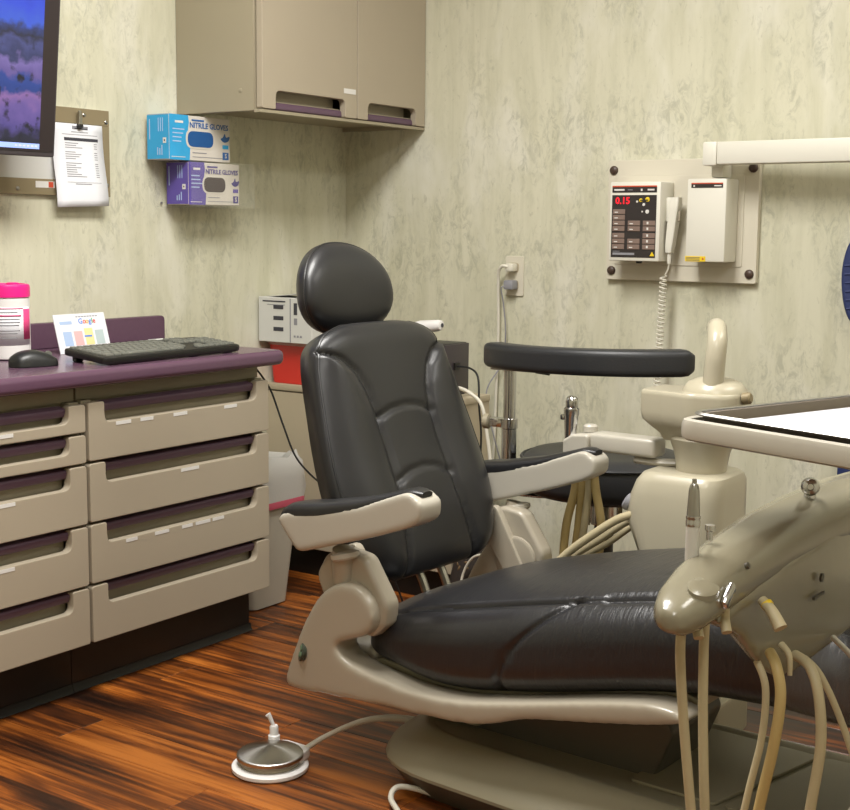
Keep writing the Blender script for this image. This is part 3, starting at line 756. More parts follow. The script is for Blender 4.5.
# black cord hanging from the worktop end
CORD = [(.405, -.900, .708), (.421, -.885, .68), (.439, -.868, .638), (.463, -.85, .551), (.486, -.83, .471), (.512, -.80, .419), (.545, -.75, .365), (.61, -.66, .25), (.65, -.60, .10), (.66, -.56, .004), (.62, -.50, .004)]
tag(finish('hanging_cord', tube(CORD, .0026, 8), 'cord_black'), 'thin black cord hanging from the end of the worktop', 'cord')
# patterned bag on the floor
t = thing('patterned_bag', 'dark brown leaf-patterned bag on the floor behind the chair', 'bag', (.825, -.40, 0))
rings = []
for k in range(10):
    z = .22 * k / 9; a = .095 * (1 - .35 * (k / 9) ** 3) if k else .085; b = .10 * (1 - .6 * (k / 9) ** 2)
    rings.append([(x * a, y * b, z + .0005) for x, y in roundpoly([(-1, -1), (1, -1), (1, 1), (-1, 1)], .5, 5)])
bg = finish('bag', loft(rings), 'brown_cloth', t)
leafm = None
for k in range(46):
    zz = random.uniform(.05, .19); k9 = zz / .22; b = .10 * (1 - .6 * k9 ** 2); a = .095 * (1 - .35 * k9 ** 3)
    an = random.uniform(0, PI); s = random.uniform(.006, .011)
    side = random.random() < .62
    if side: px, py, nrm = random.uniform(-.7, .75) * a, -b, Vector((0, -1, .15))
    else: px, py, nrm = a, random.uniform(-.7, .7) * b, Vector((1, 0, .1))
    if leafm is None:
        bm = loft([[(x * q, y * q * .42, h) for x, y in smoothpoly([(-1, 0), (0, 1), (1, 0), (0, -1)], 3)] for q, h in ((1, 0), (.8, .0014))]); o = finish('leaf_motif', bm, 'leaf_cloth', bg); leafm = o.data
    else:
        o = bpy.data.objects.new('leaf_motif', leafm); COL.objects.link(o); o.parent = bg
    q = nrm.to_track_quat('Z', 'Y').to_matrix().to_4x4() @ Matrix.Rotation(an, 4, 'Z') @ Matrix.Diagonal((s, s, 1, 1)); q.translation = Vector((px, py, zz + .0005)) ; o.matrix_local = q
tag(finish('floor_cable', tube([(.80, -.56, .004), (.82, -.53, .05), (.80, -.50, .12), (.84, -.50, .185), (.93, -.52, .20), (1.0, -.56, .17), (1.05, -.62, .10), (1.07, -.66, .004)], .0035, 8), 'cord_white'), 'white cable looping in front of the patterned bag', 'cable')

# ================================================================== THE BACK WALL
# outlet with plugs and two cables
t = thing('wall_outlet', 'beige double wall outlet on the back wall', 'outlet', (.651, -.0005, .925))
pl = finish('cover_plate', prism(roundpoly([(-.032, -.060), (.032, -.060), (.032, .060), (-.032, .060)], .006, 4), -.006, 0, .002, 2, lambda a, b, c: (a, c, b)), 'xray_plate', t)
for zz in (-.026, .026): finish('socket', prism(roundpoly([(-.016, zz - .014), (.016, zz - .014), (.016, zz + .014), (-.016, zz + .014)], .010, 4), -.008, -.006, 0, 1, lambda a, b, c: (a, c, b)), 'rear_tan', pl)
t = thing('white_cable', 'thick white cable plugged into the upper wall outlet socket', 'cable', (.651, -.009, .951))
finish('plug', B(-.014, .014, -.032, 0, -.012, .012, bev=.005), 'cord_white', t)
finish('cable', tube([(-.004, -.030, .002), (-.020, -.036, .004), (-.036, -.030, -.016), (-.042, -.020, -.06), (-.044, -.012, -.20), (-.05, -.010, -.38), (-.055, -.01, -.55), (-.06, -.02, -.75), (-.04, -.04, -.94)], .0048, 10), 'cord_white', t)
t = thing('grey_adapter', 'small grey adapter plugged into the lower wall outlet socket', 'plug', (.651, -.009, .899))
finish('adapter', B(-.016, .016, -.036, 0, -.014, .014, bev=.005), 'ink_grey', t)
finish('cable', tube([(-.010, -.034, -.004), (-.022, -.036, -.012), (-.022, -.020, -.06), (-.018, -.012, -.15), (-.03, -.012, -.24), (-.06, -.05, -.33), (-.03, -.05, -.46), (0, -.02, -.6)], .0022, 8), 'ink_grey', t)
tag(finish('draped_cable', tube([(.672, -.27, .597), (.676, -.34, .618), (.72, -.36, .612), (.765, -.36, .58), (.785, -.36, .50), (.80, -.36, .40), (.81, -.37, .28)], .0052, 10), 'cord_white'), 'thick white cable draped over the end of the corner cabinet', 'cable')

# x-ray mounting plate
t = thing('xray_mount_plate', 'cream metal mounting plate bolted to the back wall', 'wall plate', (1.190, -.001, .925))
PWd, PHt = .448 / 2, .336
finish('plate', prism(roundpoly([(-PWd, 0), (PWd, 0), (PWd, PHt), (-PWd, PHt)], .006, 3), -.020, 0, .003, 2, lambda a, b, c: (a, c, b)), 'xray_plate', t)
bm = bmesh.new()
finish('raised_field', prism(roundpoly([(-PWd + .026, .044), (PWd - .040, .044), (PWd - .040, PHt - .044), (-PWd + .026, PHt - .044)], .006, 3), -.023, -.0195, .002, 2, lambda a, b, c: (a, c, b)), 'xray_plate', t)
for sx in (-1, 1):
    for zz in (.026, PHt - .028):
        bx = sx * (PWd - .018)
        finish('bolt_cap', lathe([(.0125, 0), (.0125, .004), (.010, .007), (.005, .0085), (.0003, .0085)], (bx, -.020, zz), 20, M=axis_matrix((0, -1, 0))), 'bolt_brown', t)
# control unit
X0, X1, Z0, Z1, YB, YF = 1.018, 1.171, .981, 1.197, -.0235, -.110
t = thing('xray_control_unit', 'cream x-ray control box with red digits and black keypad', 'control panel', (0, 0, 0)); t.location = ((X0 + X1) / 2, YB, Z0)
w2, hh, dp = (X1 - X0) / 2, Z1 - Z0, YF - YB
bd = finish('housing', B(-w2, w2, dp, 0, 0, hh, bev=.004, seg=2), 'xray_white', t)
fp = finish('keypad_panel', B(-w2 + .008, w2 - .011, dp - .0012, dp, .010, hh - .036), 'panel_black', t, False)
tp = finish('title_strip', B(-w2 + .008, w2 - .011, dp - .0012, dp, hh - .029, hh - .014), 'panel_black', t, False)
finish('title_stripe', B(-w2 + .008, w2 - .011, dp - .0016, dp, hh - .014, hh - .0105), 'stripe_red', t, False)
F = dp - .0014
def pr_(name, x0, x1, z0, z1, m, par=None, th=.0008): return finish(name, B(x0, x1, F - th, F + .0003, z0, z1), m, par or fp, False)
pr_('print', -w2 + .014, -w2 + .045, hh - .024, hh - .0195, 'label_white', tp); pr_('print', w2 - .038, w2 - .018, hh - .024, hh - .0195, 'label_white', tp)
pr_('print', -w2 + .055, -w2 + .070, hh - .023, hh - .021, 'ink_grey', tp); pr_('print', 0.018, .023, hh - .025, hh - .019, 'label_white', tp)
lettering('display_digits', '0.15', .026, 'led_red', fp, (-w2 + .041, F - .0008, hh - .052), (1, 0, 0), (0, 0, 1), bold=.0006)
bw = .037; cols = (-w2 + .012, -w2 + .0585, -w2 + .104)
rowsz = [hh - .078 - .0155 * k for k in range(8)]
for ci, sel in ((0, (0, 1, 2, 3, 4, 5, 6)), (1, (2, 3, 5, 6)), (2, (2, 3, 4, 5, 6))):
    for r in sel:
        z = rowsz[r] - (.003 if r >= 4 else 0) - .010
        if z < .030: z = .030
        b_ = finish('button', B(cols[ci], cols[ci] + bw, F - .0022, F + .0003, z, z + .0135, bev=.0008, seg=1), 'button_taupe', fp, False)
        finish('button_print', B(cols[ci] + (.006 if ci < 2 else .012), cols[ci] + (.016 if ci < 2 else .017), F - .0026, F - .002, z + .004, z + (.0065 if ci < 2 else .0105)), 'label_white', b_, False)
pr_('print', -w2 + .014, -w2 + .080, .0165, .0225, 'ink_grey'); pr_('print', -w2 + .014, -w2 + .035, .0255, .027, 'ink_grey')
finish('warning_triangle', prism([(.050, .0145), (.064, .0145), (.057, .0265)], F - .001, F, 0, 1, lambda a, b, c: (a, c, b)), 'yellow_sign', fp, False)
for (xx, zz, rr, mm) in ((.019, hh - .050, .005, 'yellow_sign'), (.039, hh - .048, .0065, 'yellow_sign'), (.008, hh - .054, .003, 'label_white'), (.028, hh - .062, .004, 'label_white'), (.039, hh - .081, .0055, 'label_white'), (.024, hh - .081, .0025, 'label_white')):
    finish('indicator', lathe([(rr, 0), (rr, .0012), (rr * .8, .0016), (.0002, .0016)], (xx, F, zz), 14, M=axis_matrix((0, -1, 0))), mm, fp)
pr_('print', .018, .041, hh - .0515, hh - .0485, 'panel_black', th=.003)
finish('knob', lathe([(.009, 0), (.008, .006), (.0003, .006)], (.01, -.07, 0), 12, M=axis_matrix((0, 0, -1))), 'toe_black', t)
# handset with coiled cord, on the right flank of the control unit
t = thing('exposure_handset', 'cream exposure handset with coiled cord on the control box flank', 'handset', (1.190, -.060, 1.005))
finish('cradle', B(-.0195, -.006, -.012, .012, .085, .150, bev=.002), 'xray_white', t)
rings = []
for k in range(9):
    s = k / 8; z = .0 + .150 * s; a = .0105 + .004 * s; b = .013 + .004 * s; ox = .016 * s - .010
    if k in (0, 8): a *= .8; b *= .8
    rings.append([(x * a + ox + .004, y * b - .010, z) for x, y in roundpoly([(-1, -1), (1, -1), (1, 1), (-1, 1)], .35, 3)])
finish('handle', loft(rings), 'xray_white', t)
finish('button', B(.010, .0225, -.014, -.006, .085, .115, bev=.002), 'cabinet_light', t)
finish('strain_relief', lathe([(.0055, -.030), (.0065, 0), (.0002, 0)], (-.006, -.010, 0), 12), 'xray_white', t)
pts = [(-.006, -.010, -.028), (-.008, -.010, -.045), (-.018, -.008, -.062)]
for k in range(34 * 8 + 1):
    s = k / (34 * 8); a = k * 2 * PI / 8; cx_ = -.020 - .012 * s; cz = -.064 - .40 * s; r_ = .0095
    pts.append((cx_ + math.cos(a) * r_, -.012 + math.sin(a) * r_ * .9, cz))
finish('coiled_cord', tube(pts, .0023, 6, 1, smooth=False), 'cord_white', t)
# power box of the x-ray set
X0, X1, Z0, Z1 = 1.247, 1.358, .983, 1.203
t = thing('xray_power_unit', 'plain cream x-ray power box right of the control box', 'wall box', ((X0 + X1) / 2, YB, Z0))
w2, hh, dp = (X1 - X0) / 2, Z1 - Z0, -.108 - YB
finish('housing', B(-w2, w2, dp, 0, 0, hh, bev=.004, seg=2), 'xray_white', t)
tp = finish('title_strip', B(-w2 + .012, w2 - .010, dp - .0012, dp, hh - .024, hh - .014), 'panel_black', t, False)
finish('title_stripe', B(-w2 + .012, w2 - .010, dp - .0016, dp, hh - .014, hh - .011), 'stripe_red', t, False)
finish('print', B(w2 - .034, w2 - .014, dp - .0016, dp - .001, hh - .0205, hh - .0175), 'label_white', tp, False)
finish('print', B(-w2 + .018, -w2 + .022, dp - .0016, dp - .001, hh - .0215, hh - .0165), 'label_white', tp, False)
yl = finish('warning_label', B(-w2 + .001, w2 - .052, dp - .0010, dp, .001, .015), 'yellow_sign', t, False)
for k in range(3): finish('print', B(-w2 + .004, w2 - .068, dp - .0014, dp - .001, .003 + k * .0038, .005 + k * .0038), 'bracket_brown', yl, False)
finish('trefoil', lathe([(.004, 0), (.004, .0005), (.0002, .0005)], (w2 - .059, dp - .001, .008), 3, M=axis_matrix((0, -1, 0))), 'stripe_red', yl)
# horizontal x-ray arm
t = thing('xray_boom', 'cream horizontal x-ray arm running right from the mounting plate', 'wall arm', (1.315, -.0235, 1.20))
finish('wall_knuckle', B(-.012, .022, -.062, 0, .006, .100, bev=.004), 'xray_white', t)
ar = math.radians(-3)
M4 = Matrix.Translation((0, -.085, 0)) @ Matrix.Rotation(ar, 4, 'Z')
finish('beam', B(.026, .85, -.030, .030, .038, .096, bev=.004, M=M4), 'xray_white', t)
finish('beam_end', B(-.015, .0255, -.030, .030, .035, .097, bev=.005, M=M4), 'xray_white', t)
finish('elbow', lathe([(.03, .03), (.034, .034), (.034, .10), (.03, .104), (.001, .104)], (.80, -.127, 0), 24), 'xray_white', t)
# navy things at the right edge
t = thing('navy_pad', 'navy blue ribbed pad hanging on the wall at the right edge', 'pad', (1.722, -.002, .925))
finish('pad', prism(smoothpoly([(-.05, .125), (-.07, .08), (-.075, .02), (-.066, -.045), (-.045, -.09), (0, -.12), (.05, -.09), (.075, -.02), (.075, .08), (.05, .13), (0, .14)], 4), -.035, 0, .010, 3, lambda a, b, c: (a, c, b)), 'navy', t)
for k in range(6): finish('rib', tube([(-.066 + .002 * k, -.034, .055 - k * .022), (0, -.037, .06 - k * .022), (.06, -.034, .055 - k * .022)], .003, 6), 'navy', t)
t = thing('navy_apron', 'navy blue apron hanging low on the wall behind the tray', 'apron', (1.79, -.002, .26))
bm = bmesh.new(); rings = []
for k in range(9):
    z = .24 * k / 8; rings.append([(x, -.016 - .012 * math.cos(x * 60) * (1 - .4 * k / 8), z) for x in [-.132 + .026 * j for j in range(11)]] + [(x, -.001, z) for x in [.128 - .026 * j for j in range(11)]])
finish('cloth', loft(rings), 'navy', t)

# ================================================================== STOOL WITH BODY-SUPPORT ARM (behind the dental chair)
t = thing('assistant_stool', 'black round stool with curved body-support arm behind the dental chair', 'stool', (1.27, -.585, 0))
rings = []
for r, z in ((.10, .425), (.185, .430), (.203, .440), (.210, .458), (.210, .495), (.204, .515), (.185, .527), (.15, .530), (.10, .527), (.02, .524)):
    rings.append([(math.cos(a) * r * 1.0, math.sin(a) * r * .95, z) for a in (2 * PI * k / 48 for k in range(48))])
st = finish('seat', loft(rings), 'stool_black', t)
finish('seat_piping', tube([(math.cos(a) * .208, math.sin(a) * .198, .514) for a in (2 * PI * k / 48 for k in range(49))], .004, 6, 1, smooth=False), 'stool_black', st)
finish('seat_plate', lathe([(.07, .405), (.09, .41), (.09, .425), (.001, .425)]), 'toe_black', t)
finish('gas_lift', lathe([(.033, .35), (.034, .352), (.034, .404), (.001, .404)], seg=20), 'chrome', t)
finish('lift_sleeve', lathe([(.024, .09), (.024, .35), (.001, .35)], seg=20), 'toe_black', t)
for k in range(4):
    a = k * PI / 2 + .4; finish('lift_clip', B(-.004, .004, .034, .044, .345, .408, M=Matrix.Rotation(a, 4, 'Z')), 'chrome', t, False)
finish('hub', lathe([(.04, .06), (.045, .065), (.045, .10), (.03, .11), (.001, .11)], seg=20), 'steel', t)
for k in range(5):
    a = k * 2 * PI / 5 + .3; c, s = math.cos(a), math.sin(a)
    lg = finish('leg', tube([(c * .03, s * .03, .085), (c * .15, s * .15, .08), (c * .27, s * .27, .062)], lambda q: .018 - .006 * q, 10), 'steel', t)
    finish('caster', lathe([(.006, -.010), (.024, -.010), (.026, -.006), (.026, .006), (.024, .010), (.006, .010)], (c * .27, s * .27, .0265), 18, M=axis_matrix((-s, c, 0))), 'toe_black', lg)
px, py = -.225, -.085
finish('arm_bracket', tube([(-.06, -.02, .415), (-.15, -.05, .41), (px, py, .415)], .014, 8, flat=.5), 'chrome', t)
finish('arm_post', lathe([(.019, .405), (.019, .575), (.0215, .577), (.0215, .60), (.0155, .602), (.0155, .73), (.001, .73)], (px, py, 0), 20), 'chrome', t)
kn = finish('arm_clamp', B(px - .055, px - .016, py - .013, py + .013, .577, .600, bev=.004), 'chrome', t)
finish('clamp_knob', lathe([(.010, 0), (.019, .004), (.019, .016), (.014, .020), (.001, .020)], (px - .055, py, .588), 16, M=axis_matrix((-1, -.2, 0))), 'cabinet_tan', kn)
finish('arm_mount', B(px - .04, px + .10, py - .03, py + .03, .722, .734, bev=.002), 'steel', t)
lv = finish('arm_lever', tube([(px + .09, py - .03, .724), (px + .13, py - .035, .722)], .003, 6), 'toe_black', t)
# curved upholstered arm: an arc round the sitter
rings = []; R_ = .41
A0, A1 = D(229), D(311)
for k in range(41):
    s = k / 40; a = A0 + (A1 - A0) * s
    cx_, cy_ = -.022, .245
    p = Vector((cx_ + math.cos(a) * R_, cy_ + math.sin(a) * R_ * 1.0, .756 + .012 * s)); nr = Vector((math.cos(a), math.sin(a), 0))
    e = min(1, min(s, 1 - s) / .05); e = math.sqrt(max(0.02, 1 - (1 - e) ** 2))
    rings.append([p + nr * (x * .030 * (.35 + .65 * e)) + Vector((0, 0, y * .031 * (.55 + .45 * e))) for x, y in roundpoly([(-1, -1), (1, -1), (1, 1), (-1, 1)], .55, 4)])
finish('arm_pad', loft(rings), 'stool_black', t)

# ================================================================== SUPPORT COLUMN (assistant side) behind the seat
t = thing('support_column', 'beige support column with neck and light post behind the seat', 'dental unit', (1.62, -.90, 0))
body = roundpoly([(-.105, -.10), (.105, -.10), (.105, .11), (-.105, .11)], .055, 7)
sl = [(.40, 1.0, 0), (.47, 1.0, 0), (.52, .97, .004), (.55, .92, .010), (.566, .84, .014), (.572, .72, .016)]
rings = [[(x * k + o if x > 0 else x * k + o, y * k, z) for x, y in body] for z, k, o in [(.10, 1.0, 0)] + sl]
# slanted shoulder on the head side: pull the left edge in below z .46
def shear(r):
    return [(x + max(0, .47 - z) * .45 * max(0, -x / .105) if z < .47 else x, y, z) for x, y, z in r]
finish('housing', loft([shear(r) for r in rings]), 'unit_beige', t)
finish('floor_foot', prism(roundpoly([(-.09, -.10), (.12, -.10), (.12, .11), (-.09, .11)], .03, 5), .0005, .10, .01, 2), 'base_beige', t)
for k, (yy, zz) in enumerate(((-.06, .515), (-.03, .505))):
    finish('hose_port', lathe([(.017, 0), (.020, .004), (.020, .012), (.015, .016), (.001, .016)], (-.094 , yy, zz - .02), 16, M=axis_matrix((-1, -.1, .55))), 'ink_grey', t)
# neck: round cup on the housing
finish('neck', lathe([(.050, .570), (.052, .574), (.054, .590), (.058, .612), (.064, .628), (.068, .640), (.060, .650), (.001, .650)], (.032, 0, 0), 32), 'unit_beige', t)
finish('neck_ring', lathe([(.046, .560), (.046, .572), (.001, .572)], (.032, 0, 0), 32), 'base_dark', t)
# swivel head: wide rounded block, tapering downwards to the neck
hp = roundpoly([(-.098, -.062, .012), (-.045, -.070, .03), (.02, -.088, .05), (.10, -.06, .05), (.115, .03, .04), (.05, .085, .05), (-.05, .06, .03), (-.098, .050, .012)], .03, 6)
rings = []
for z, k, kx in ((.640, .60, .66), (.655, .76, .70), (.672, .93, .86), (.684, .985, .97), (.700, 1.0, 1.0), (.735, 1.0, 1.0), (.742, .985, .99), (.745, .95, .97)):
    rings.append([((x - .032) * (kx if x < .0 else k) + .032, y * k, z) for x, y in hp])
hd = finish('swivel_head', loft([[(x + .014, y, z - .006) for x, y, z in r] for r in rings]), 'unit_beige', t)
finish('head_dome', loft([[(.055 + math.cos(a) * r * 1.1, math.sin(a) * r, z - .010) for a in (2 * PI * k / 28 for k in range(28))] for r, z in ((.062, .742), (.060, .755), (.050, .768), (.032, .776), (.01, .778))]), 'unit_beige', t)
finish('adjust_knob', lathe([(.012, 0), (.012, .014), (.009, .017), (.001, .017)], (.122, -.012, .730), 16, M=axis_matrix((1, 0, .2))), 'bracket_brown', t)
finish('light_post', tube([(.062, -.03, .72), (.064, -.03, .77), (.066, -.028, .815), (.064, -.018, .845), (.052, .008, .862), (.036, .045, .866), (.010, .10, .862)], lambda s: .0215 - .002 * s, 20), 'unit_beige', t)
for k in range(3):
    yy = -.085 + .035 * k
    finish('hose', tube([(-.080, yy, .478 - .012 * k), (-.115, yy - .005, .462 - .014 * k), (-.165, yy - .012, .425 - .016 * k), (-.23, yy - .015, .37 - .01 * k), (-.31, yy - .01, .28), (-.36, yy, .18), (-.33, yy + .05, .06), (-.2, yy + .06, .05), (-.06, yy + .03, .09)], .009 - .001 * k, 12), 'hose_cream', t)
# instrument arm of the assistant side
t = thing('suction_unit', 'cream instrument bar with chrome suction handle over the stool', 'suction holder', (1.622, -.898, .586))
finish('arm', B(-.225, -.065, -.028, .028, .002, .042, bev=.008, seg=3, M=Matrix.Rotation(math.radians(-2), 4, 'Z')), 'shell_white', t)
finish('arm_lower', tube([(-.12, .0, -.008), (-.06, 0, -.008), (.02, .01, -.002)], .014, 10, flat=.6), 'shell_white', t)
hb = finish('holder_block', prism(roundpoly([(-.285, -.02, .006), (-.225, -.02, .004), (-.220, .040, .010), (-.262, .036, .012), (-.285, .022, .006)], .006, 4), -.03, .03, .006, 3, lambda a, b, c: (a, c, b)), 'shell_white', t)
finish('holder_cap', lathe([(.016, 0), (.016, .012), (.012, .016), (.001, .016)], (-.238, .012, .040), 18), 'shell_white', t)
finish('suction_handle', lathe([(.008, -.02), (.012, 0), (.014, .03), (.0155, .055), (.017, .060), (.017, .072), (.0135, .075), (.0145, .088), (.012, .096), (.006, .100), (.001, .100)], (-.276, -.01, .018), 24, M=axis_matrix((.03, 0, 1))), 'chrome', t)
finish('suction_lever', B(-.299, -.288, -.018, -.006, .064, .076, bev=.003), 'chrome', t)
for k, (dx, dy, m_) in enumerate(((-.03, -.01, 'hose_yellow'), (-.012, .008, 'hose_yellow'), (.005, -.004, 'hose_cream'), (.045, .012, 'hose_yellow'))):
    finish('hose', tube([(-.262 + .010 * k, -.005 + .006 * k, -.02), (-.263 + .012 * k + dx * .1, .005 * k, -.09), (-.262 + .01 * k + dx * .6, dy, -.17), (-.255 + dx, dy, -.27), (-.24 + dx, dy + .01, -.38), (-.18 + dx * .5, dy + .01, -.48), (-.07, 0, -.49)], .0095 - .001 * (k == 2), 12), m_, t)

# ================================================================== THE DENTAL CHAIR  (u forward to the foot end, v across, z up)
CH = thing('dental_chair', 'dental chair with black leather upholstery and beige frame', 'dental chair', (1.5, -1.29, 0), math.radians(-3.1))
def dist_seg(p, pts):
    best = 9
    for a, b in zip(pts, pts[1:]):
        ax, ay = a; bx, by = b; dx, dy = bx - ax, by - ay; q = dx * dx + dy * dy
        t = 0 if q == 0 else max(0, min(1, ((p[0] - ax) * dx + (p[1] - ay) * dy) / q))
        d = math.hypot(p[0] - ax - dx * t, p[1] - ay - dy * t); best = min(best, d)
    return best
# ---- backrest
BT = Vector((-.335, 0, .942)).normalized(); BN = Vector((.942, 0, .335)).normalized(); B0 = Vector((-.256, .02, .375))
LB = .532
HW = [(0, .125), (.012, .168), (.035, .200), (.07, .224), (.12, .238), (.20, .245), (.28, .240), (.36, .228), (.42, .218), (.46, .208), (.49, .192), (.512, .160), (.526, .11), (.532, .06)]
wingL = [(-.196, .475), (-.150, .455), (-.118, .425), (-.098, .385), (-.088, .335), (-.086, .25), (-.09, .16), (-.105, .06), (-.115, .0)]
wingR = [(-a, b) for a, b in wingL]
arc1 = [(-.088, .325), (-.045, .340), (0, .345), (.045, .340), (.088, .325)]
arc2 = [(-.087, .190), (-.045, .207), (0, .213), (.045, .207), (.087, .190)]
def back_front(v, tt):
    """height of the front face above the back plane"""
    hwv = sinterp(tt, HW); s = min(1., abs(v) / max(hwv, .01))
    et = max(0., min(1., tt / .06)); eT = max(0., min(1., (LB - tt) / .06))
    edge = (1 - s ** 5) ** .5 * (1 - (1 - et) ** 3) ** .5 * (1 - (1 - eT) ** 3) ** .5
    h = .030 * edge
    d = dist_seg((v, tt), wingL); d2 = dist_seg((v, tt), wingR); dw = min(d, d2)
    h -= .0075 * math.exp(-(dw / .006) ** 2)
    inside = abs(v) < .1
    if inside:
        da = min(dist_seg((v, tt), arc1), dist_seg((v, tt), arc2)); h -= .006 * math.exp(-(da / .006) ** 2)
    lo = interp(tt, [(0, .115), (.16, .09), (.335, .088), (.385, .098), (.425, .118), (.455, .15), (.475, .2), (.6, .3)])
    if abs(v) > lo: h += .016 * math.sin(PI * min(1, (abs(v) - lo) / max(.02, hwv - lo))) * edge   # raised side bolsters
    else: h += .006 * edge * (1 - (v / lo) ** 2)
    h += .012 * math.exp(-((tt - .13) / .1) ** 2) * edge     # lumbar
    return h
rings = []; NT = 110; NV = 70
def tt_at(k):
    s = k / NT; return LB * (.5 - .5 * math.cos(PI * s)) * .45 + LB * s * .55
for k in range(NT + 1):
    tt = tt_at(k); hwv = sinterp(tt, HW); ring = []
    for j in range(NV + 1):
        a = -math.cos(PI * j / NV); v = hwv * (a * .6 + (2 * j / NV - 1) * .4); h = back_front(v, tt)
        ring.append(B0 + BT * tt + Vector((0, v, 0)) + BN * (h - .02))
    et = max(0., min(1., tt / .05)); eT = max(0., min(1., (LB - tt) / .05)); eb = (1 - (1 - et) ** 2) ** .5 * (1 - (1 - eT) ** 2) ** .5
    for j in range(11):
        a = PI * j / 10; v = hwv * (.995 * math.cos(a) if 0 < j < 10 else math.copysign(.992, math.cos(a)))
        dpt = -.022 - .060 * eb * (max(0., math.sin(a)) ** .35 if 0 < j < 10 else .12)
        ring.append(B0 + BT * tt + Vector((0, v, 0)) + BN * dpt)
    rings.append(ring)
bk = finish('backrest', loft(rings), 'black_leather', CH, angle=75)
# piping round the rim of the front face
pip = []
for k in range(4, NT - 1, 2): tt = tt_at(k); pip.append(B0 + BT * tt + Vector((0, -sinterp(tt, HW) * .965, 0)) + BN * (back_front(-sinterp(tt, HW) * .965, tt) - .0205))
for k in range(NT - 3, 3, -2): tt = tt_at(k); pip.append(B0 + BT * tt + Vector((0, sinterp(tt, HW) * .965, 0)) + BN * (back_front(sinterp(tt, HW) * .965, tt) - .0205))
finish('piping', tube(pip, .0025, 6, 1, smooth=False), 'black_leather', bk)
# shell behind the leather, carried by the two side links
poly = [(sinterp(q * LB, HW) * .72 * sg + .02, q * LB) for sg, qs in ((1, [.06, .1, .2, .4, .6, .75, .88, .94]), (-1, [.94, .88, .75, .6, .4, .2, .1, .06])) for q in qs]
def bmap(a, b, c): p = Vector((-.25, 0, .375)) + BT * b + BN * c; return (p.x, a, p.z)
finish('back_shell', prism(poly, -.098, -.072, .010, 3, bmap), 'plastic_black', CH)
# ---- headrest
HC = Vector((-.540, .018, .935)); hax = Matrix.Rotation(math.radians(-4), 3, 'Y')
rings = []
NS = 40
for k in range(NS + 1):
    ph = (-PI / 2 + PI * k / NS) * .965; ring = []
    for j in range(48):
        th = 2 * PI * j / 48
        # superellipse pad facing +u : x depth, y across, z up
        def se(c, e): return math.copysign(abs(c) ** e, c)
        yz = se(math.cos(ph), .72); xx = se(math.sin(ph), .9)
        yy = .138 * yz * se(math.cos(th), .9); zz = .098 * yz * se(math.sin(th), .9)
        q = Vector((.047 * xx, yy * (1 - .10 * (zz / .098)) if True else yy, zz))
        q.x += .02 * (yy / .126) ** 2 - .010 * (zz / .1)
        ring.append(HC + hax @ q)
    rings.append(ring)
hr = finish('headrest', loft(rings), 'black_leather', CH, angle=80)
pip = []
for j in range(49):
    th = 2 * PI * j / 48; c, s = math.cos(th), math.sin(th); yy = .1382 * math.copysign(abs(c) ** .9, c); zz = .0982 * math.copysign(abs(s) ** .9, s)
    pip.append(HC + hax @ Vector((.006 + .02 * (yy / .126) ** 2 - .010 * (zz / .1), yy * (1 - .10 * (zz / .098)), zz)))
finish('piping', tube(pip, .0022, 6, 1, smooth=False), 'black_leather', hr)
finish('headrest_bar', tube([(-.50, .02, .76), (-.525, .02, .84), (-.545, .02, .90), (-.55, .02, .94)], .018, 10, flat=2.2), 'steel', CH)
# ---- seat and leg rest, one long cushion
ZT = [(-.280, .312), (-.25, .328), (-.20, .348), (-.15, .368), (-.08, .393), (.02, .420), (.15, .450), (.30, .478), (.42, .496), (.50, .502), (.60, .498), (.75, .478), (.95, .440), (1.15, .400), (1.25, .375)]
ZB = [(-.280, .266), (-.25, .246), (-.17, .236), (-.08, .222), (.02, .228), (.15, .256), (.30, .295), (.42, .318), (.50, .322), (.60, .320), (.75, .308), (.95, .285), (1.15, .265), (1.25, .275)]
WS = [(-.280, .150), (-.270, .185), (-.24, .222), (-.185, .248), (-.08, .266), (.02, .272), (.20, .270), (.40, .262), (.60, .250), (.80, .232), (1.0, .212), (1.15, .185), (1.22, .14), (1.25, .09)]
us = []; u = -.280
while u < 1.25: us.append(u); u += (.005 if u < .6 else .0125)
us.append(1.25)
rings = []
def se(c, e): return math.copysign(abs(c) ** e, c)
NRS = 180
for u in us:
    zt, zb, wv = sinterp(u, ZT), sinterp(u, ZB), sinterp(u, WS); zc = (zt + zb) / 2; hz = (zt - zb) / 2; ring = []
    for j in range(NRS):
        a = 2 * PI * j / NRS; vv = wv * se(math.cos(a), .55); zz = hz * se(math.sin(a), .78 if math.sin(a) > 0 else .5)
        if math.sin(a) > 0: zz -= .018 * hz / .08 * (1 - (vv / wv) ** 2) * 0 - .010 * (1 - (vv / wv) ** 2)
        # seams: along both shoulders, and an S curve up each flank
        s_sh = math.exp(-((abs(vv) - (wv - .045)) / .0045) ** 2) if math.sin(a) > 0 else 0
        zr = (zz + hz) / (2 * hz); us_ = .078 + .21 * max(0, zr - .05) ** 2.4
        s_fl = math.exp(-((u - us_) / .007) ** 2) if (abs(vv) > wv - .05 and zr < .93) else 0
        s_l2 = math.exp(-((zr - .90) / .035) ** 2) if (u > .27 and abs(vv) > wv - .06 and math.sin(a) > 0) else 0
        nv = Vector((0, math.cos(a) , math.sin(a))).normalized(); g = .0075 * s_sh + .007 * s_fl + .005 * s_l2
        bulge = .010 * max(0, math.sin(PI * min(1, max(0, (u - us_) / .5)))) if abs(vv) > wv * .5 else 0
        ring.append(Vector((u, vv, zc + zz)) - nv * (g - bulge * abs(nv.y)))
    rings.append(ring)
seat = finish('seat_cushion', loft(rings), 'seat_leather', CH, angle=80)
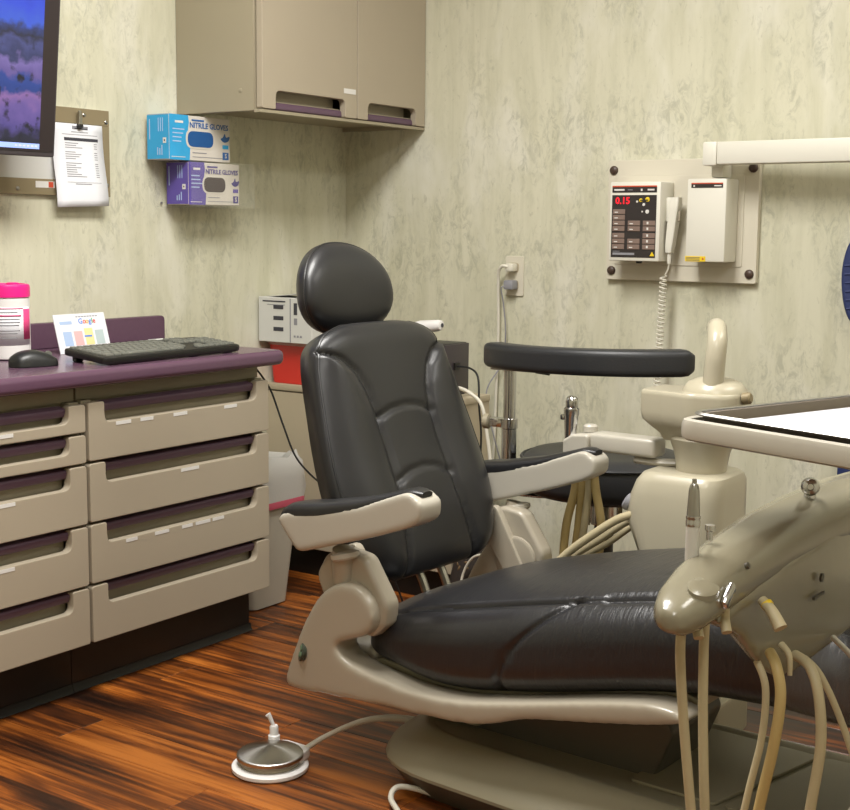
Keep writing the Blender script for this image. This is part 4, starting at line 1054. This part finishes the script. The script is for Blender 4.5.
cov = []
for u, r in zip(us, rings):
    if u > .60:
        c = sum(r, Vector()) / len(r); cov.append([c + (p - c) * 1.018 + Vector((0, 0, .0015 * math.sin(u * 90 + k * .35))) for k, p in enumerate(r)])
finish('foot_cover', loft(cov, cap=False), 'clear_film', seat)
# ---- beige trim shell under the cushion, sweeping up at the head end into the side pivots
finish('seat_pan', prism(smoothpoly([(-.22, .25), (-.05, .235), (.2, .285), (.42, .325), (.42, .29), (.2, .25), (.05, .215), (-.16, .2), (-.24, .215)], 3), -.216, .216, .006, 2, lambda a, b, c: (a, c, b)), 'base_beige', CH)
# pivot arm: the big comma-shaped casting at each side of the head end
def SV(c, sg): return c * sg + (.034 if sg > 0 else 0.)   # the frame is a little wider on the far side of the cushion axis
ARM = [(-.405, .188), (-.385, .173), (-.30, .178), (-.167, .188), (-.06, .193), (.03, .200), (.09, .214), (.15, .236), (.216, .250), (.30, .266), (.40, .287), (.455, .304), (.458, .314), (.40, .322), (.30, .304), (.15, .268), (.02, .240), (-.08, .233), (-.15, .238), (-.22, .248), (-.262, .264), (-.270, .285), (-.235, .300), (-.195, .318), (-.180, .350), (-.192, .382), (-.225, .405), (-.268, .402), (-.313, .372), (-.352, .315), (-.382, .250)]
for sg in (-1, 1):
    p = finish('side_casting', prism(smoothpoly(ARM, 4), .222, .292, 0, 1, lambda a, b, c, sg=sg: (a, SV(c, sg), b)), 'shell_beige', CH, soft=.0055, iters=14)
    bc = Vector((-.372, .312 * sg, .250))
    if sg < 0:
        bM = axis_matrix((-.52, -.84, .15))
        b_ = finish('badge', lathe([(.020, -.004), (.020, .002), (.018, .004), (.0003, .004)], (-.362, -.2875, .252), 24, M=bM), 'badge_dark', p)
        for dx, dz in ((.007, .008), (-.006, .010), (-.001, -.007), (.009, -.004)):
            finish('badge_mark', lathe([(.0052, 0), (.0052, .0012), (.0003, .0012)], Vector((-.362, -.2875, .252)) + bM @ Vector((dx, dz, .0038)), 12, M=bM), 'badge_green', b_)
    # link plate going up from the pivot to the backrest / armrest
    LK = [(-.345, .402, .03), (-.318, .448, .03), (-.270, .462, .03), (-.222, .455, .03), (-.165, .372, .03), (-.172, .332, .02), (-.20, .305, .02), (-.30, .31, .02)]
    lk = finish('back_link', prism(roundpoly(LK, .03, 6), .225, .268, .010, 3, lambda a, b, c, sg=sg: (a, SV(c, sg), b)), 'shell_beige', CH)
    finish('link_boss', lathe([(.052, 0), (.052, .006), (.046, .010), (.0005, .010)], (-.232, SV(.222, sg), .350), 28, M=axis_matrix((0, -sg, 0))), 'shell_beige', lk)
    finish('inner_link', prism(roundpoly([(-.34, .44), (-.28, .47), (-.20, .33), (-.24, .30)], .02, 4), .205, .226, .005, 2, lambda a, b, c, sg=sg: (a, SV(c, sg), b)), 'shell_beige', CH)
    # armrest
    off = .0 if sg < 0 else -.005
    AR = [(-.408, .512, .012), (-.353, .452, .02), (-.30, .468, .05), (-.17, .508, .08), (-.09, .536, .05), (-.058, .552, .022), (-.052, .585, .020), (-.085, .604, .02), (-.13, .588, .08), (-.20, .562, .1), (-.30, .540, .08), (-.385, .526, .012)]
    ar_ = finish('armrest', prism(roundpoly(AR, .03, 6), .245, .312, 0, 1, lambda a, b, c, sg=sg: (a, SV(c, sg), b)), 'shell_white', CH, soft=.0045, iters=10)
    rings = []
    for k in range(25):
        s = k / 24; uu = -.410 + .345 * s
        zb_ = interp(uu, [(-.410, .512), (-.39, .524), (-.30, .538), (-.20, .562), (-.13, .586), (-.09, .602), (0, .604)])
        e = math.sqrt(max(.01, 1 - (2 * s - 1) ** 6)); hh_ = .021 * e * (1 - .72 * s ** 1.5); ww = .034 * (.55 + .45 * e) * (1 - .25 * s ** 3)
        rings.append([(uu, SV(.2785, sg) + ww * se(math.cos(a), .6), zb_ - .006 + (hh_ + .006) * max(0, se(math.sin(a), .7)) + (0 if math.sin(a) > 0 else .004 * math.sin(a))) for a in (2 * PI * j / 24 for j in range(24))])
    finish('armrest_pad', loft(rings), 'black_leather', ar_)
    finish('armrest_pivot', lathe([(.024, 0), (.028, .004), (.028, .012), (.018, .016), (.001, .016)], (-.262, SV(.272, sg), .447), 20, M=axis_matrix((-.25, 0, 1))), 'shell_white', CH)
    finish('armrest_stem', tube([(-.275, SV(.262, sg), .40), (-.272, SV(.268, sg), .44), (-.268, SV(.272, sg), .465)], .022, 12), 'shell_beige', CH)
finish('yoke_cover', B(-.325, -.235, -.215, .215, .205, .268, bev=.018, seg=4), 'shell_white', CH)
# cross bar and struts under the backrest
for vv in (-.02, .05): finish('strut', tube([(-.33, vv, .44), (-.28, vv, .36), (-.24, vv, .28), (-.18, vv, .235)], .009, 8), 'steel', CH)
# ---- lift and base
LU = [(-.12, .10), (.30, .10), (.34, .20), (.30, .262), (-.05, .215), (-.16, .19)]
finish('lift_column', prism(roundpoly(LU, .02, 4), -.10, .10, .01, 2, lambda a, b, c: (a, c, b)), 'base_dark', CH)
def bring(hv, u0, u1, z, vc=0.):
    return [(x, y + vc, z) for x, y in roundpoly([(u0, -hv, hv * .75), (u1, -hv * 1.12, .10), (u1, hv * 1.12, .10), (u0, hv, hv * .75)], .1, 9)]
finish('plinth', loft([bring(.212, -.225, .72, .0005), bring(.220, -.232, .73, .010), bring(.248, -.252, .75, .046), bring(.254, -.257, .756, .055)]), 'base_dark', CH)
finish('base_cover', loft([bring(.256, -.258, .757, .0555), bring(.257, -.259, .76, .062), bring(.245, -.250, .757, .082), bring(.200, -.212, .74, .112), bring(.185, -.200, .73, .119), bring(.175, -.192, .725, .120), bring(.165, -.182, .72, .114), bring(.160, -.176, .715, .1125)]), 'base_beige', CH)
finish('floor_plate', prism(roundpoly([(.28, -.14, .01), (.44, -.14, .01), (.50, .17, .01), (.28, .17, .01)], .01, 3), .1128, .119, .002, 2), 'base_beige', CH)
finish('floor_plate', prism(roundpoly([(.455, -.14, .01), (.70, -.16, .02), (.70, .18, .02), (.515, .17, .01)], .01, 3), .1128, .119, .002, 2), 'base_beige', CH)
for k in range(3): finish('bellows_fold', tube([(-.14 + .022 * k, -.09, .19 - .002 * k), (-.150 + .022 * k, 0, .165), (-.14 + .022 * k, .09, .19 - .002 * k)], .012, 8, flat=1.6), 'base_beige', CH)
finish('hinge_block', B(-.185, -.06, -.12, .12, .118, .19, bev=.012, seg=3), 'base_beige', CH)
finish('motor_cover', B(-.205, -.15, -.06, .08, .14, .20, bev=.01), 'shell_white', CH)
# ---- things by the base
t = thing('foot_control', 'round steel foot control on a white base on the wooden floor', 'foot pedal', (1.053, -1.572, 0))
bp_ = finish('base', lathe([(.072, .0005), (.076, .004), (.076, .010), (.072, .013), (.060, .014), (.001, .014)], seg=44), 'wipe_white', t)
ds = finish('disc_rim', lathe([(.058, .013), (.060, .015), (.060, .024), (.001, .024)], seg=44), 'base_beige', t)
finish('disc', lathe([(.064, .025), (.066, .027), (.066, .033), (.063, .036), (.03, .045), (.008, .050), (.0005, .0505)], seg=48), 'spun_steel', t)
finish('cord_block', prism(roundpoly([(-.075, .028, .02), (-.02, .075, .02), (.045, .075, .02), (.060, .02, .02), (0, 0, .01)], .02, 5), .013, .034, .005, 2), 'wipe_white', t)
sw = finish('switch_collar', lathe([(.012, .034), (.012, .044), (.009, .046), (.009, .062), (.007, .065), (.001, .065)], (-.038, .055, 0), 18), 'wipe_white', t)
finish('switch_lever', tube([(-.038, .055, .062), (-.045, .05, .082), (-.048, .048, .088)], lambda s: .0035 + .0025 * s, 10), 'wipe_white', sw)
for k in range(2):
    finish('tubing', tube([(.03, .055 + .012 * k, .024), (.06, .10 + .012 * k, .05), (.11, .155 + .012 * k, .075), (.17, .205 + .012 * k, .078), (.235, .235 + .012 * k, .062), (.30, .25 + .012 * k, .02)], .0052, 10), 'cord_white', t)
tag(finish('floor_hose', tube([(1.40, -1.50, .012), (1.36, -1.525, .024), (1.345, -1.55, .028), (1.352, -1.575, .018), (1.39, -1.60, .008), (1.46, -1.66, .006), (1.56, -1.80, .006)], .0055, 10), 'cord_white'), 'white tubing loop on the floor under the chair base', 'tubing')

# ================================================================== DELIVERY UNIT (near right): head, tray, hoses
t = thing('delivery_unit', 'beige dental delivery head with hanging hoses on a swing arm', 'dental unit', (2.60, -.80, 0))
DO = Vector((2.60, -.80, 0))
def W(p): return Vector(p) - DO
# upper shell: long rounded bar running towards the back wall, nose towards the camera
def ringxz(y, xc, zc, hx, hz, n=32, e=.75, tilt=0.):
    r = []
    for j in range(n):
        a = 2 * PI * j / n; x = hx * se(math.cos(a), e); z = hz * se(math.sin(a), e)
        r.append(W((xc + x, y, zc + z - x * tilt)))
    return r
secs = [(-2.188, 2.166, .649, .005, .006), (-2.183, 2.165, .650, .014, .013), (-2.170, 2.163, .651, .022, .019), (-2.14, 2.160, .653, .029, .024), (-2.08, 2.155, .658, .034, .029), (-1.98, 2.149, .664, .038, .033), (-1.85, 2.144, .669, .041, .035), (-1.70, 2.143, .671, .043, .036), (-1.55, 2.150, .671, .046, .037), (-1.44, 2.16, .670, .046, .035), (-1.42, 2.16, .668, .036, .028)]
up = finish('upper_shell', loft([ringxz(*q, tilt=.10) for q in secs]), 'delivery_beige', t, angle=60)
BELLY = [(-2.085, .640), (-2.02, .594), (-1.955, .541), (-1.905, .513), (-1.85, .500), (-1.75, .496), (-1.55, .498), (-1.44, .508), (-1.42, .56), (-1.425, .655), (-1.75, .660)]
# belly under the shell, where the hoses leave: narrower on its far side
pa = smoothpoly(BELLY, 4); pb = [(y + max(0., min(1., (.66 - z) / .12)) * .075 * max(0., min(1., (-1.6 - y) / .3)), z + max(0., (.64 - z)) * .35) for y, z in pa]
be = finish('belly', loft([[W((x, (y0 * (1 - k) + y1 * k), z0 * (1 - k) + z1 * k)) for (y0, z0), (y1, z1) in zip(pa, pb)] for x, k in ((2.186, 0), (2.165, .15), (2.14, .5), (2.12, 1))]), 'delivery_beige', t, soft=.005, iters=16)
# fittings on the shell and belly
def cyl(name, p, d, prof, m, par=None, seg=18): return finish(name, lathe(prof, W(p), seg, M=axis_matrix(d)), m, par or t)
finish('holster_window', loft([[W((2.176 + math.cos(a) * r, -2.118 + math.sin(a) * r * 2.2, .6735 + h - math.cos(a) * r * .45)) for a in (2 * PI * k / 20 for k in range(20))] for r, h in ((.014, -.004), (.014, .002), (.011, .004), (.005, .005))]), 'delivery_beige', up)
finish('holster_slot', B(-.004, .004, -.016, .016, -.006, .008, bev=.003, M=Matrix.Translation(W((2.192, -2.085, .660))) @ Matrix.Rotation(math.radians(35), 4, 'X')), 'chrome', up)
cyl('shell_screw', (2.186, -2.02, .680), (1, 0, .5), [(.004, 0), (.004, .004), (.0003, .004)], 'base_dark', up, 10)
cyl('knob', (2.150, -1.70, .703), (0, 0, 1), [(.008, 0), (.008, .018), (.001, .018)], 'chrome', up, 14)
cyl('knob_cap', (2.153, -1.708, .722), (.35, -.94, .1), [(.011, -.010), (.0125, -.006), (.0125, .004), (.010, .008), (.005, .009), (.004, .006), (.0003, .006)], 'chrome', up, 22)
cyl('air_valve', (2.132, -2.00, .700), (0, 0, 1), [(.004, 0), (.004, .010), (.006, .012), (.006, .018), (.001, .018)], 'chrome', up, 12)
v = finish('toggle_valve', tube([W((2.192, -1.98, .632)), W((2.208, -1.988, .622)), W((2.222, -1.995, .606))], lambda q: .006 + .0025 * q, 12), 'hose_cream', be)
finish('valve_ring', lathe([(.0075, 0), (.0075, .005), (.001, .005)], W((2.198, -1.982, .629)), 14, M=axis_matrix((.7, -.3, -.5))), 'yellow_sign', be)
cyl('belly_screw', (2.190, -1.76, .612), (1, 0, 0), [(.006, 0), (.006, .003), (.0003, .003)], 'base_dark', be, 12)
finish('belly_slot', B(2.190 - DO.x, 2.1935 - DO.x, -1.79 - DO.y, -1.75 - DO.y, .588, .592), 'base_dark', be, False)
finish('belly_toggle', tube([W((2.190, -1.90, .556)), W((2.204, -1.91, .548)), W((2.208, -1.915, .524))], lambda q: .005 - .0022 * q, 10), 'hose_cream', be)
for (xx, yy, zz) in ((2.172, -2.125, .634), (2.184, -2.075, .630)):
    finish('nozzle', tube([W((xx, yy, zz + .012)), W((xx + .002, yy - .003, zz)), W((xx + .008, yy - .010, zz - .012))], .006, 12), 'hose_cream', up)
# hoses
for pts, r_, m_ in (
    ([(2.160, -2.135, .640), (2.160, -2.138, .60), (2.166, -2.135, .52), (2.176, -2.13, .42), (2.185, -2.12, .30), (2.23, -2.06, .17), (2.33, -1.90, .10)], .0056, 'hose_cream'),
    ([(2.172, -2.100, .640), (2.174, -2.106, .60), (2.178, -2.11, .52), (2.184, -2.11, .42), (2.190, -2.10, .30), (2.24, -2.04, .16), (2.34, -1.88, .08)], .0056, 'hose_cream'),
    ([(2.196, -1.955, .562), (2.212, -1.975, .552), (2.222, -1.985, .52), (2.218, -1.99, .46), (2.204, -1.99, .38), (2.19, -1.99, .28), (2.20, -1.97, .15)], .0066, 'hose_yellow'),
    ([(2.180, -1.955, .548), (2.196, -1.965, .52), (2.196, -1.97, .46), (2.184, -1.98, .38), (2.172, -1.985, .28), (2.19, -1.96, .14)], .0045, 'hose_cream'),
    ([(2.196, -1.865, .535), (2.222, -1.885, .530), (2.240, -1.90, .50), (2.247, -1.905, .44), (2.240, -1.91, .36), (2.23, -1.91, .26), (2.24, -1.89, .14)], .0066, 'hose_cream'),
    ([(2.190, -1.81, .515), (2.215, -1.82, .50), (2.245, -1.825, .45), (2.285, -1.83, .36), (2.33, -1.82, .26), (2.37, -1.80, .14)], .0045, 'hose_cream'),
    ([(2.192, -1.70, .515), (2.26, -1.78, .50), (2.315, -1.86, .45), (2.30, -1.90, .39), (2.27, -1.92, .32), (2.26, -1.91, .18)], .0042, 'cord_white')):
    finish('hose', tube([W(p) for p in pts], r_, 12), m_, t)
# handpiece standing in its holder
t2 = thing('handpiece', 'slim steel dental handpiece standing upright in the delivery head', 'handpiece', (2.1295, -2.045, .683))
finish('sleeve', lathe([(.0080, 0), (.0082, .004), (.0080, .040), (.0078, .046), (.001, .046)], seg=18), 'cream_cup', t2)
finish('ring', lathe([(.0084, .042), (.0086, .044), (.0086, .047), (.0080, .049), (.0086, .051), (.0086, .054), (.001, .054)], seg=18), 'chrome', t2)
finish('body', lathe([(.0078, .054), (.0070, .070), (.0062, .083), (.0058, .086), (.0046, .090), (.0028, .092), (.0028, .097), (.001, .097)], seg=18), 'steel', t2)
# swing arm and post that carry the head (they stand outside the picture on the right)
finish('swing_arm', tube([W((2.15, -1.46, .655)), W((2.24, -1.30, .655)), W((2.42, -1.02, .63)), W((2.60, -.80, .60))], .028, 14), 'unit_beige', t)
finish('post', lathe([(.15, .0005), (.15, .02), (.06, .04), (.045, .06), (.045, .78), (.040, .80), (.001, .80)], (0, 0, 0), 28), 'unit_beige', t)

# instrument tray on its holder
TR = (2.060, -1.918, .804)
t = thing('instrument_tray', 'steel instrument tray with white paper liner on a cream holder', 'tray', TR, math.radians(-19))
def rrect(x0, x1, y0, y1, r): return roundpoly([(x0, y0), (x1, y0), (x1, y1), (x0, y1)], r, 6)
def hring(d, z): return [(x, y, z) for x, y in rrect(-.012 + d, .304 - d, -.012 + d, .389 - d, max(.006, .034 - d))]
finish('holder', loft([hring(.006, 0), hring(.001, .003), hring(0, .008), hring(0, .020), hring(.002, .026), hring(.007, .028), hring(.011, .026), hring(.012, .020), hring(.012, .006), hring(.03, .005)]), 'shell_white', t)
def ring(d, z, r=.03): return [(x, y, z) for x, y in rrect(d, .292 - d, d, .377 - d, max(.004, r - d))]
pan = finish('pan', loft([ring(.016, .014), ring(.013, .017), ring(.010, .030), ring(.003, .0325), ring(.002, .0345), ring(.006, .0350), ring(.010, .0325), ring(.015, .021), ring(.020, .0192), ring(.05, .019)]), 'tray_grey', t)
finish('rim', loft([ring(.001, .0325), ring(.000, .0340), ring(.003, .0362), ring(.008, .0355), ring(.007, .0330)], cap=False), 'steel', pan)
finish('paper_liner', prism(rrect(.020, .272, .020, .357, .012), .0202, .0212, 0), 'liner_paper', t)
finish('tray_arm', tube([(.20, .30, .008), (.30, .50, .004), (.36, .80, -.02)], .022, 12), 'shell_white', t)
